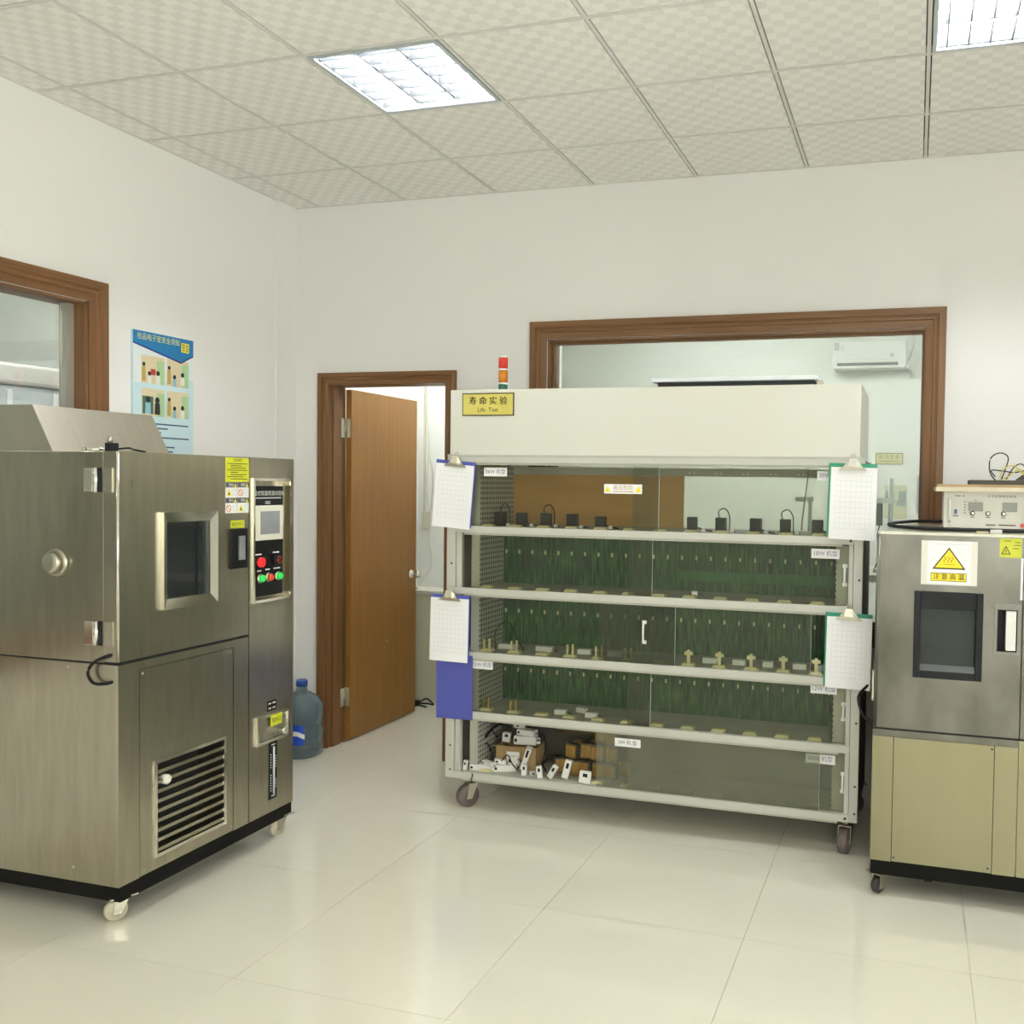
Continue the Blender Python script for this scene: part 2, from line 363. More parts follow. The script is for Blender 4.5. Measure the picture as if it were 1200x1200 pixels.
# ---- walls
DX0, DX1, DZ = 0.075, 0.890, 2.278            # door opening
WX0, WX1, WZ0, WZ1 = 1.535, 3.630, 0.95, 2.515    # back window opening
LY0, LY1, LZ0, LZ1 = -3.60, -1.525, 0.95, 2.510   # left window opening
wb = MB()
wb.box(XL - WT, DX0 - 0.02, 0, WT, 0, H + 0.1).box(DX0 - 0.02, DX1 + 0.02, 0, WT, DZ + 0.02, H + 0.1).box(DX1 + 0.02, WX0, 0, WT, 0, H + 0.1)
wb.box(WX0, WX1, 0, WT, 0, WZ0).box(WX0, WX1, 0, WT, WZ1, H + 0.1).box(WX1, XR + 0.1, 0, WT, 0, H + 0.1)
wall_back = struct(wb.build('wall_back', wall_m), 'white painted back wall with doorway and window', 'wall')
wl = MB()
wl.box(XL - WT, XL, LY1, 0, 0, H + 0.1).box(XL - WT, XL, YF, LY0, 0, H + 0.1)
wl.box(XL - WT, XL, LY0, LY1, 0, LZ0).box(XL - WT, XL, LY0, LY1, LZ1, H + 0.1)
wall_left = struct(wl.build('wall_left', wall_m), 'white painted left wall with window', 'wall')
bx('pilaster', wall_m, wall_left, XL, XL + 0.012, -0.19, 0, 0, H)
FZ0, FZ1 = 0.9, 2.75                           # unseen windows added to bring in daylight, behind and right of the viewer
def pierced_wall(name, T, u0, u1, wins, label, first):
    m = MB(T); m.box(u0, u1, 0, FZ0, -0.1, 0).box(u0, u1, FZ1, H + 0.1, -0.1, 0)
    for a, b in zip([u0] + [q[1] for q in wins], [q[0] for q in wins] + [u1]): m.box(a, b, FZ0, FZ1, -0.1, 0)
    struct(m.build(name, wall_m), label, 'wall')
    for n, (a, b) in enumerate(wins):
        o = MB(T); c = (a + b) / 2
        for p in ((a, a + 0.05, FZ0, FZ1), (b - 0.05, b, FZ0, FZ1), (a + 0.05, b - 0.05, FZ0, FZ0 + 0.05), (a + 0.05, b - 0.05, FZ1 - 0.05, FZ1), (c - 0.025, c + 0.025, FZ0 + 0.05, FZ1 - 0.05)): o.box(*p, -0.07, -0.03)
        w_ = struct(o.build('window_%d' % (n + first), alu_m), 'added daylight window outside the view', 'window')
        bx('pane', winglass_m, w_, a + 0.05, b - 0.05, FZ0 + 0.05, FZ1 - 0.05, -0.053, -0.047, T=T)
        pl = bpy.data.lights.new('portal', 'AREA'); pl.shape = 'RECTANGLE'; pl.size = b - a; pl.size_y = FZ1 - FZ0; pl.cycles.is_portal = True
        po = bpy.data.objects.new('portal', pl); C.objects.link(po); po.matrix_world = T @ Matrix.Translation((c, (FZ0 + FZ1) / 2, -0.12)) @ Matrix.Rotation(math.pi, 4, 'Y')
T_back = Matrix(((-1, 0, 0, 0), (0, 0, 1, YF), (0, 1, 0, 0), (0, 0, 0, 1)))
T_left = Matrix(((0, 0, -1, XR), (-1, 0, 0, 0), (0, 1, 0, 0), (0, 0, 0, 1)))
pierced_wall('wall_front', T_back, -XR - 0.1, -XL + WT, [(-5.75, -4.9), (-4.7, -3.85)], 'white painted wall behind the viewer', 3)
pierced_wall('wall_right', T_left, -4.3, -YF, [(3.3, 4.7), (5.1, 6.5)], 'white painted right wall', 5)
struct(MB().box(-1.2, XR, 4.2, 4.3, 0, H + 0.1).build('wall_window_room_far', wall2_m), 'pale far wall of the room behind the window', 'wall')
struct(MB().box(0.93, 0.99, WT, 1.5, 0, H + 0.1).build('wall_partition', wall2_m), 'partition wall between the two rooms behind', 'wall')
struct(MB().box(-1.2, 0.99, 1.5, 1.6, 0, H + 0.1).build('wall_door_room_far', wall2_m), 'white wall seen through the open door', 'wall')
struct(MB().box(-1.3, -1.2, 1.5, 4.3, 0, H + 0.1).build('wall_window_room_left', wall2_m), 'pale left wall of the room behind the window', 'wall')
struct(MB().box(XL - 0.1, XL, WT, 1.5, 0, H + 0.1).build('wall_door_room_left', wall2_m), 'white left wall of the room behind the door', 'wall')
struct(MB().box(-3.8, -3.7, YF, 0.6, 0, H + 0.1).build('wall_side_room_far', wall2_m), 'white far wall of the room behind the left window', 'wall')
struct(MB().box(-3.7, XL - WT, 0.5, 0.6, 0, H + 0.1).build('wall_side_room_end', wall2_m), 'white end wall of the room behind the left window', 'wall')
struct(MB().box(-3.7, XL - WT, YF - 0.1, YF, 0, H + 0.1).build('wall_side_room_near', wall2_m), 'white near wall of the room behind the left window', 'wall')

# ---- wooden casings: moulded profile swept along each side, mitred corners
def casing(parent, T, u0, u1, z0, z1, prof, sides, mats):
    # prof: (d inward from outer edge, w proud of wall)
    for sd in sides:
        mb = MB(T)
        A = []; B = []
        for d, wv in prof:
            if sd == 'left':   A.append((u0 + d, z0 + (d if 'bottom' in sides else 0), wv)); B.append((u0 + d, z1 - d, wv))
            if sd == 'right':  A.append((u1 - d, z0 + (d if 'bottom' in sides else 0), wv)); B.append((u1 - d, z1 - d, wv))
            if sd == 'top':    A.append((u0 + d, z1 - d, wv)); B.append((u1 - d, z1 - d, wv))
            if sd == 'bottom': A.append((u0 + d, z0 + d, wv)); B.append((u1 - d, z0 + d, wv))
        VA = [mb.v(p) for p in A]; VB = [mb.v(p) for p in B]; n = len(A)
        for i in range(n): mb.bm.faces.new((VA[i], VA[(i + 1) % n], VB[(i + 1) % n], VB[i]))
        mb.bm.faces.new(VA[::-1]); mb.bm.faces.new(VB)
        mb.build('casing_' + ('side' if sd in ('left', 'right') else sd), mats[0] if sd in ('left', 'right') else mats[1], parent)
def profile(wd, h):
    return [(0, 0), (0, h), (wd * 0.36, h), (wd * 0.40, h - 0.006), (wd * 0.46, h - 0.006), (wd * 0.50, h - 0.001), (wd * 0.62, h - 0.003), (wd * 0.66, h - 0.009), (wd, h - 0.013), (wd, 0)]
# door 1
door = struct(bpy.data.objects.new('door_1', None), 'brown wooden door standing open into the room behind', 'door'); C.objects.link(door)
door.location = (0.48, 0, 0); WLOC[door.name] = Vector((0.48, 0, 0))
casing(door, T_front(0), 0.003, 0.953, 0, 2.350, profile(0.072, 0.022), ('left', 'right', 'top'), (wood_m, woodh_m))
bx('jamb', wood_m, door, DX0 - 0.02, DX0, 0.0, WT + 0.02, 0, DZ)
bx('jamb', wood_m, door, DX1, DX1 + 0.02, 0.0, WT + 0.02, 0, DZ)
bx('jamb', woodh_m, door, DX0 - 0.02, DX1 + 0.02, 0.0, WT + 0.02, DZ, DZ + 0.02)
bx('door_stop', wood_m, door, DX0, DX0 + 0.012, 0.03, 0.11, 0, DZ)
bx('door_stop', wood_m, door, DX1 - 0.012, DX1, 0.03, 0.11, 0, DZ)
leaf = bx('door_leaf', door_m, door, 0.078, 0.118, WT + 0.022, WT + 0.83, 0.012, DZ - 0.012, 0.002)
for z in (2.02, 0.29):
    hg = MB().box(0.074, 0.079, WT - 0.04, WT + 0.02, z - 0.06, z + 0.06)
    hg.box(0.079, 0.110, WT + 0.019, WT + 0.0225, z - 0.06, z + 0.06).lathe([(0.008, z - 0.06), (0.008, z + 0.06)], (0.078, WT + 0.012, 0), n=10)
    tag(hg.build('hinge', zinc_m, door), 'bright steel hinge')
kb = MB(); KY = WT + 0.765
kb.lathe([(0.033, 0), (0.033, 0.004), (0.026, 0.010), (0.012, 0.014), (0.012, 0.034), (0.024, 0.042), (0.029, 0.054), (0.026, 0.066), (0.014, 0.072)], (0.118, KY, 1.02), 'x', 18)
tag(kb.build('knob', chrome_m, door), 'round chrome knob')
bx('latch_plate', zinc_m, door, 0.09, 0.106, WT + 0.8295, WT + 0.8325, 0.96, 1.08)
for (y, z, s) in ((WT + 0.42, 0.54, 0.012), (WT + 0.45, 0.57, 0.02), (WT + 0.72, 0.66, 0.006)):
    bx('scratch', cream_m, leaf, 0.1178, 0.1183, y, y + 0.004, z, z + s)
# window 1 (back wall)
win = struct(bpy.data.objects.new('window_1', None), 'wide brown-framed interior window in the back wall', 'window'); C.objects.link(win)
win.location = (2.58, 0, WZ0); WLOC[win.name] = Vector(win.location)
casing(win, T_front(0), 1.430, 3.722, WZ0 - 0.1, 2.616, profile(0.098, 0.026), ('left', 'right', 'top', 'bottom'), (wood_m, woodh_m))
for a, b, c, d in ((WX0, WX0 + 0.012, WZ0, WZ1), (WX1 - 0.012, WX1, WZ0, WZ1)): bx('jamb', wood_m, win, a, b, -0.005, WT, c, d)
bx('jamb', woodh_m, win, WX0, WX1, -0.005, WT, WZ1 - 0.012, WZ1); bx('sill', woodh_m, win, WX0, WX1, -0.005, WT, WZ0, WZ0 + 0.012)
bead = MB(); y0, y1 = 0.045, 0.08
bead.box(WX0 + 0.012, WX0 + 0.024, y0, y1, WZ0, WZ1).box(WX1 - 0.024, WX1 - 0.012, y0, y1, WZ0, WZ1).box(WX0 + 0.024, WX1 - 0.024, y0, y1, WZ1 - 0.024, WZ1 - 0.012).box(WX0 + 0.024, WX1 - 0.024, y0, y1, WZ0 + 0.012, WZ0 + 0.024)
bead.build('glazing_bead', wood_m, win)
bx('pane', winglass_m, win, WX0 + 0.024, WX1 - 0.024, 0.060, 0.066, WZ0 + 0.024, WZ1 - 0.024)
bx('pull_handle', mat('pale_blue_plastic', (0.55, 0.68, 0.70), 0.4), win, 3.596, 3.606, 0.035, 0.060, 1.56, 1.755, 0.002)
# window 2 (left wall)
wn2 = struct(bpy.data.objects.new('window_2', None), 'brown-framed interior window in the left wall', 'window'); C.objects.link(wn2)
wn2.location = (XL, -2.5, LZ0); WLOC[wn2.name] = Vector(wn2.location)
casing(wn2, T_right(XL), -3.70, -1.422, LZ0 - 0.1, 2.612, profile(0.098, 0.026), ('left', 'right', 'top', 'bottom'), (wood_m, woody_m))
bx('jamb', wood_m, wn2, XL - WT, XL + 0.005, LY1 - 0.012, LY1, LZ0, LZ1); bx('jamb', wood_m, wn2, XL - WT, XL + 0.005, LY0, LY0 + 0.012, LZ0, LZ1)
bx('jamb', woody_m, wn2, XL - WT, XL + 0.005, LY0, LY1, LZ1 - 0.012, LZ1); bx('sill', woody_m, wn2, XL - WT, XL + 0.005, LY0, LY1, LZ0, LZ0 + 0.012)
al = MB()
al.box(XL - 0.10, XL - 0.06, LY1 - 0.052, LY1 - 0.012, LZ0, LZ1 - 0.012).box(XL - 0.10, XL - 0.06, LY0 + 0.012, LY0 + 0.052, LZ0, LZ1 - 0.012)
al.box(XL - 0.10, XL - 0.06, LY0, LY1 - 0.052, LZ0 + 0.012, LZ0 + 0.05)
al.build('sash_frame', alu_m, wn2)
bx('pane', winglass_m, wn2, XL - 0.083, XL - 0.077, LY0 + 0.05, LY1 - 0.05, LZ0 + 0.05, LZ1 - 0.012)

# ================================================================== CEILING LIGHTS
def ceiling_light(cx, cy, label, turned, zc=H):
    t = thing('ceiling_light', label, 'ceiling light', (cx, cy, zc), (0, 0, math.pi / 2 if turned else 0), 'louvred ceiling lights')
    s = 0.2875
    h = MB()
    h.box(-s, s, -s, s, 0.095, 0.1).box(-s, -s + 0.004, -s, s, 0, 0.095).box(s - 0.004, s, -s, s, 0, 0.095).box(-s + 0.004, s - 0.004, -s, -s + 0.004, 0, 0.095).box(-s + 0.004, s - 0.004, s - 0.004, s, 0, 0.095)
    h.build('housing', fixt_m, t, local=True)
    f = MB()
    for a, b, c, d in ((-s, s, -s, -s + 0.016), (-s, s, s - 0.016, s), (-s, -s + 0.016, -s + 0.016, s - 0.016), (s - 0.016, s, -s + 0.016, s - 0.016)):
        f.box(a, b, c, d, -0.004, 0.004)
    f.build('frame', fixfr_m, t, local=True)
    for k in (-1, 0, 1):
        tb = MB().lathe([(0.010, -0.268), (0.0125, -0.262), (0.0125, 0.262), (0.010, 0.268)], (k * 0.182, 0, 0.062), 'y', 12).build('tube', tube_m, t, local=True)
        # parabolic reflector trough on each side of the tube
        r = MB()
        for sg in (-1, 1):
            pts = [(0.016, 0.088), (0.05, 0.08), (0.075, 0.055), (0.087, 0.008)]
            for (a, za), (b, zb) in zip(pts[:-1], pts[1:]):
                x0, x1 = k * 0.182 + sg * a, k * 0.182 + sg * b
                r.face([(x0, -0.268, za), (x1, -0.268, zb), (x1, 0.268, zb), (x0, 0.268, za)])
        r.build('reflector', louv_m, t, local=True)
    for q in range(-3, 4):
        y = q * 0.078
        if abs(y) > 0.26: continue
        MB().hexa([(-0.27, y - 0.002, 0.002), (0.27, y - 0.002, 0.002), (0.27, y + 0.002, 0.002), (-0.27, y + 0.002, 0.002),
                   (-0.27, y - 0.008, 0.042), (0.27, y - 0.008, 0.042), (0.27, y + 0.008, 0.042), (-0.27, y + 0.008, 0.042)]).build('louver_blade', louv_m, t, local=True)
    return t
for (a, b) in sorted(FIX):
    cx = (XG[a] + XG[a + 1]) / 2; cy = (YL[b] + YL[b + 1]) / 2
    lab = {(3, 2): 'lit square louvred ceiling light above the life test rack', (7, 2): 'lit square louvred ceiling light at the top right corner', (7, 6): 'square louvred ceiling light overhead, just right of the viewer', (3, 10): 'square louvred ceiling light behind the viewer, on the left', (7, 10): 'square louvred ceiling light behind the viewer, on the right'}[(a, b)]
    ceiling_light(cx, cy, lab, a == 7)
# bare battens, unseen, added to brighten the rooms behind the openings
def batten(x, y, label, tm):
    t = thing('added_batten_light', label, 'ceiling light', (x, y, H), None, 'added batten lights of the rooms behind')
    MB().box(-0.62, 0.62, -0.05, 0.05, -0.05, -0.001).build('body', fixt_m, t, local=True)
    for k in (-0.03, 0.03): MB().lathe([(0.010, -0.598), (0.0125, -0.59), (0.0125, 0.59), (0.010, 0.598)], (0, k, -0.075), 'x', 12).build('tube', tm, t, local=True)
    for k in (-0.605, 0.605): MB().box(k - 0.008, k + 0.008, -0.048, 0.048, -0.09, -0.05).build('lamp_holder', white_m, t, local=True)
for (x, y, l) in ((1.8, 2.6, 'added left batten light of the room behind the back window'), (4.2, 2.2, 'added right batten light of the room behind the back window'), (0.28, 0.8, 'added batten light of the room behind the open door'), (-1.3, -1.0, 'added far batten light of the room behind the left window'), (-1.3, -3.4, 'added near batten light of the room behind the left window')): batten(x, y, l, tubed_m if 'door' in l else tubeb_m)

# ================================================================== shared little builders
def screw(parent, T, u, v, r=0.006, m=None):
    return MB(T).lathe([(r, 0), (r, 0.0015), (r * 0.6, 0.003)], (u, v, 0), 'z', 8).build('screw', m or zinc_m, parent)
def decal(name, m, parent, T, u0, u1, v0, v1, w0=0.0, w1=0.001):
    return MB(T).box(u0, u1, v0, v1, w0, w1).build(name, m, parent)
def lines(parent, T, u0, u1, vs, m, th=0.003, w=0.0014, name='printed_line'):
    b = MB(T)
    for q in vs:
        if isinstance(q, tuple): v, a, c = q
        else: v, a, c = q, u0, u1
        b.box(a, c, v - th / 2, v + th / 2, w - 0.0006, w)
    o = b.build(name, m, parent)
    if len(vs) > 1: o['kind'] = 'stuff'
    return o
def caster(parent, x, y, r, htop, wm, ang=0.0, wd=0.028, fork=True):
    # fork part with wheel, brake and mounting plate as sub-parts; wheel axis turned by ang about z
    R = Matrix.Translation((x, y, 0)) @ Matrix.Rotation(ang, 4, 'Z')
    f = MB(R); hw = wd / 2 + 0.004
    for sg in (-1, 1):
        f.hexa([(-0.014, sg * hw, r - 0.012), (0.014, sg * hw, r - 0.012), (0.014, sg * (hw + 0.003), r - 0.012), (-0.014, sg * (hw + 0.003), r - 0.012),
                (-0.005, sg * hw, 2 * r + 0.008), (0.045, sg * hw, 2 * r + 0.008), (0.045, sg * (hw + 0.003), 2 * r + 0.008), (-0.005, sg * (hw + 0.003), 2 * r + 0.008)])
    f.box(-0.005, 0.045, -hw - 0.003, hw + 0.003, 2 * r + 0.006, 2 * r + 0.010)
    f.lathe([(0.024, 2 * r + 0.010), (0.024, htop - 0.004)], (0.02, 0, 0), 'z', 12)
    fo = f.build('caster', zinc_m, parent)
    MB(R).box(-0.028, 0.068, -0.04, 0.04, htop - 0.004, htop).build('mounting_plate', zinc_m, fo)
    MB(R).lathe([(r * 0.35, -wd / 2 - 0.002), (r * 0.35, -wd / 2), (r * 0.86, -wd / 2), (r, -wd / 2 + 0.006), (r, wd / 2 - 0.006), (r * 0.86, wd / 2), (r * 0.35, wd / 2), (r * 0.35, wd / 2 + 0.002)], (0, 0, r), 'y', 22).build('wheel', wm, fo)
    MB(R).lathe([(0.007, -hw - 0.006), (0.007, hw + 0.006)], (0, 0, r), 'y', 8).build('axle', zinc_m, fo)
    return fo

# ================================================================== LEFT TEST CHAMBER (front faces +x, near side faces the viewer)
LX, LN, LF, LT = 0.76, -2.25, -1.245, 1.783
lc = thing('environmental_test_chamber', 'large brushed steel environmental test chamber with control panel, at the left wall', 'test chamber', (0.3, -1.75, 0))
TX = T_right(LX); TS = T_front(LN)
SEAM = 0.992; PY = -1.550
bx('upper_body', steelx_m, lc, -0.12, 0.690, LN + 0.003, PY - 0.002, SEAM, LT, 0.003)
cdoor = MB()
# door slab with a real window opening
WY0, WY1, WV0, WV1 = -2.018, -1.788, 1.208, 1.512
dx0 = 0.694
cdoor.box(dx0, LX, LN, WY0, SEAM + 0.006, LT).box(dx0, LX, WY1, PY - 0.002, SEAM + 0.006, LT).box(dx0, LX, WY0, WY1, SEAM + 0.006, WV0).box(dx0, LX, WY0, WY1, WV1, LT)
cd = cdoor.build('chamber_door', steel_m, lc)
# polished round corner strip at the near vertical edge
MB().lathe([(0.006, SEAM + 0.006), (0.006, LT)], (LX - 0.004, LN + 0.004, 0), n=12).build('edge_strip', polish_m, cd)
# window: bevelled frame of four mitred pieces, glass, dark inner chamber
o0, o1, v0, v1 = -2.050, -1.758, 1.168, 1.552
for quad in (((o0, v0), (o1, v0), (WY1, WV0), (WY0, WV0)), ((o0, v1), (WY0, WV1), (WY1, WV1), (o1, v1)), ((o0, v0), (WY0, WV0), (WY0, WV1), (o0, v1)), ((o1, v0), (o1, v1), (WY1, WV1), (WY1, WV0))):
    m = MB(TX); A = [m.v((u, v, 0.0)) for u, v in quad]
    B = [m.v((u, v, 0.018 if (u in (o0, o1) and v in (v0, v1)) else 0.004)) for u, v in quad]
    m.bm.faces.new(A[::-1]); m.bm.faces.new(B)
    for i in range(4): m.bm.faces.new((A[i], A[(i + 1) % 4], B[(i + 1) % 4], B[i]))
    m.build('window_frame', polish_m, cd)
MB(TX).box(WY0, WY1, WV0, WV1, -0.012, -0.006).build('window_glass', cglass_m, cd)
MB(TX).box(-1.856, -1.850, WV0, WV1, -0.0055, -0.002).build('glass_divider', charcoal_m, cd)
inn = MB(TX); inn.box(WY0 - 0.05, WY1 + 0.05, WV0 - 0.05, WV1 + 0.05, -0.42, -0.41).box(WY0, WY1, 1.30, 1.303, -0.40, -0.1)
bx('inner_shelf', polish_m, cd, LX - 0.36, LX - 0.08, -2.04, -1.77, 1.285, 1.290)
bx('inner_back', mat('chamber_inner_blue', (0.10, 0.13, 0.14), 0.35, 0.5), cd, LX - 0.42, LX - 0.41, -2.10, -1.70, 1.1, 1.6)
inn.bm.free()
# control column right of the door, built round the panel recess
BY0, BY1, BV0, BV1 = -1.518, -1.276, 1.142, 1.680
col = MB(); col.box(-0.12, LX, PY + 0.002, BY0, 0.150, LT).box(-0.12, LX, BY1, LF, 0.150, LT).box(-0.12, LX, BY0, BY1, 0.150, BV0).box(-0.12, LX, BY0, BY1, BV1, LT).box(-0.12, LX - 0.035, BY0, BY1, BV0, BV1)
column = col.build('control_column', steel_m, lc)
fr = MB(TX)
for p in ((BY0 - 0.011, BY1 + 0.011, BV1, BV1 + 0.011), (BY0 - 0.011, BY1 + 0.011, BV0 - 0.011, BV0), (BY0 - 0.011, BY0, BV0, BV1), (BY1, BY1 + 0.011, BV0, BV1)): fr.box(*p, 0, 0.008)
panel_fr = fr.build('panel_bezel', polish_m, lc)
PW = -0.012
cp = MB(TX).box(BY0 + 0.004, BY1 - 0.034, BV0 + 0.014, BV1 - 0.024, -0.034, PW).build('control_panel', black_m, lc)
MB(TX).box(BY1 - 0.033, BY1 - 0.026, BV0 + 0.014, BV1 - 0.02, -0.034, PW + 0.002).build('panel_edge', polish_m, cp)
TP = T_right(LX + PW)
text('可程式恒温恒湿试验机', 0.0235, TP, -1.413, 1.622, white_m, cp, w=0.001)
lines(cp, TP, -1.505, -1.322, [1.602], ink_m, 0.005); lines(cp, TP, -1.43, -1.396, [1.585, 1.577], ink_m, 0.004)
MB(TP).box(-1.508, -1.319, 1.410, 1.568, 0, 0.012).build('touch_screen', cream_m, cp, 0.003)
MB(TP).box(-1.475, -1.345, 1.438, 1.542, 0.0121, 0.0131).build('screen', screen_m, cp)
MB(TP).lathe([(0.004, 0.012), (0.003, 0.014)], (-1.474, 1.421, 0), n=8).build('indicator', white_m, cp)
for (u, v, r, mm, nm) in ((-1.474, 1.312, 0.021, redlit_m, 'glowing red round lamp'), (-1.354, 1.315, 0.019, reddk_m, 'unlit dark red lamp'), (-1.468, 1.239, 0.0165, greenb_m, 'green push button'), (-1.411, 1.239, 0.0165, redb_m, 'red push button'), (-1.348, 1.240, 0.0165, greenb_m, 'green push button')):
    ring = MB(TP).lathe([(r + 0.005, 0), (r + 0.005, 0.008), (r + 0.001, 0.012)], (u, v, 0), n=18).build('push_button', zinc_m if r < 0.018 else charcoal_m, cp)
    tag(MB(TP).lathe([(r, 0.010), (r, 0.022), (r * 0.7, 0.027)], (u, v, 0), n=18).build('button_cap', mm, ring), nm)
lines(cp, TP, 0, 0, [(1.347, -1.497, -1.455), (1.350, -1.378, -1.335), (1.272, -1.482, -1.456), (1.275, -1.428, -1.398), (1.276, -1.372, -1.328)], ink_m, 0.006)
# lower body, service panel, grille
gl0, gl1, gv0, gv1 = -2.070, -1.708, 0.212, 0.568
low = MB(); low.box(-0.12, LX - 0.012, LN, gl0, 0.150, SEAM - 0.006).box(-0.12, LX - 0.012, gl1, PY - 0.002, 0.150, SEAM - 0.006).box(-0.12, LX - 0.012, gl0, gl1, 0.150, gv0).box(-0.12, LX - 0.012, gl0, gl1, gv1, SEAM - 0.006).box(-0.12, LX - 0.14, gl0, gl1, gv0, gv1)
lower = low.build('lower_body', steelx_m, lc)
for p in ((LN, -2.153, 0.150, SEAM - 0.006), (-1.645, PY - 0.002, 0.150, SEAM - 0.006), (-2.153, -1.645, 0.955, SEAM - 0.006)):
    MB(TX).box(*p, -0.012, 0).build('front_trim', steel_m, lc)
sp = MB(TX)
P0, P1, Q0, Q1 = -2.150, -1.648, 0.152, 0.952
sp.box(P0, gl0, Q0, Q1, -0.012, -0.001).box(gl1, P1, Q0, Q1, -0.012, -0.001).box(gl0, gl1, Q0, gv0, -0.012, -0.001).box(gl0, gl1, gv1, Q1, -0.012, -0.001)
spo = sp.build('service_panel', steel_m, lc)
for u, v in ((-2.135, 0.935), (-1.662, 0.935), (-2.135, 0.172), (-1.662, 0.172)): screw(spo, T_right(LX - 0.001), u, v)
g = MB(TX)
for p in ((gl0 - 0.014, gl1 + 0.014, gv1, gv1 + 0.014), (gl0 - 0.014, gl1 + 0.014, gv0 - 0.014, gv0), (gl0 - 0.014, gl0, gv0, gv1), (gl1, gl1 + 0.014, gv0, gv1)): g.box(*p, -0.001, 0.006)
grille = g.build('vent_grille', polish_m, lc)
bx('grille_void', dark_m, grille, LX - 0.139, LX - 0.135, gl0, gl1, gv0, gv1)
for k in range(9):
    zc = gv1 - 0.026 - k * 0.0385
    MB(TX).hexa([(gl0, zc - 0.008, -0.016), (gl1, zc - 0.008, -0.016), (gl1, zc - 0.005, -0.016), (gl0, zc - 0.005, -0.016), (gl0, zc - 0.008 - 0.008, 0.002), (gl1, zc - 0.016, 0.002), (gl1, zc - 0.002, 0.002), (gl0, zc - 0.002, 0.002)]).build('slat', steel_m, grille)
MB(TX).lathe([(0.02, -0.03), (0.02, 0.006), (0.014, 0.010)], (-2.02, 0.492, 0), n=14).build('grille_knob', cream_m, grille)
# drain drawer, tag, level gauge
dd = MB(TX)
for p in ((-1.507, -1.280, 0.598, 0.612), (-1.507, -1.280, 0.480, 0.494), (-1.507, -1.493, 0.494, 0.598), (-1.294, -1.280, 0.494, 0.598)): dd.box(*p, 0, 0.012)
drawer = dd.build('filler_frame', polish_m, lc)
MB(TX).box(-1.480, -1.294, 0.497, 0.592, 0, 0.004).build('filler_plate', zinc_m, drawer)
decal('sticker', yellow_m, drawer, TX, -1.421, -1.341, 0.552, 0.604, 0.013, 0.014); text('加水口', 0.022, TX, -1.381, 0.578, inkd_m, drawer, w=0.0146)
MB(TX).lathe([(0.012, 0.004), (0.012, 0.030), (0.017, 0.034), (0.017, 0.046)], (-1.352, 0.522, 0), n=14).build('tap', chrome_m, drawer)
lb = decal('label_plate', black_m, lc, TX, -1.427, -1.366, 0.622, 0.668); lines(lb, TX, 0, 0, [(0.656, -1.42, -1.402), (0.656, -1.392, -1.373), (0.634, -1.42, -1.402), (0.634, -1.392, -1.373)], cream_m, 0.007)
gs = MB(TX).box(-1.415, -1.363, 0.210, 0.480, 0, 0.003).build('level_gauge', black_m, lc)
MB(TX).lathe([(0.0045, 0.232), (0.0045, 0.452)], (-1.388, 0, 0.006), 'y', 8).build('sight_tube', ink_m, gs)
lines(gs, TX, 0, 0, [(0.224, -1.402, -1.376), (0.462, -1.402, -1.376)] + [(0.25 + 0.012 * k, -1.409, -1.402) for k in range(15) if k not in (7, 8)] + [(0.26 + 0.012 * k, -1.374, -1.367) for k in range(13) if k not in (4, 5, 6, 7)], ink_m, 0.005, w=0.004)
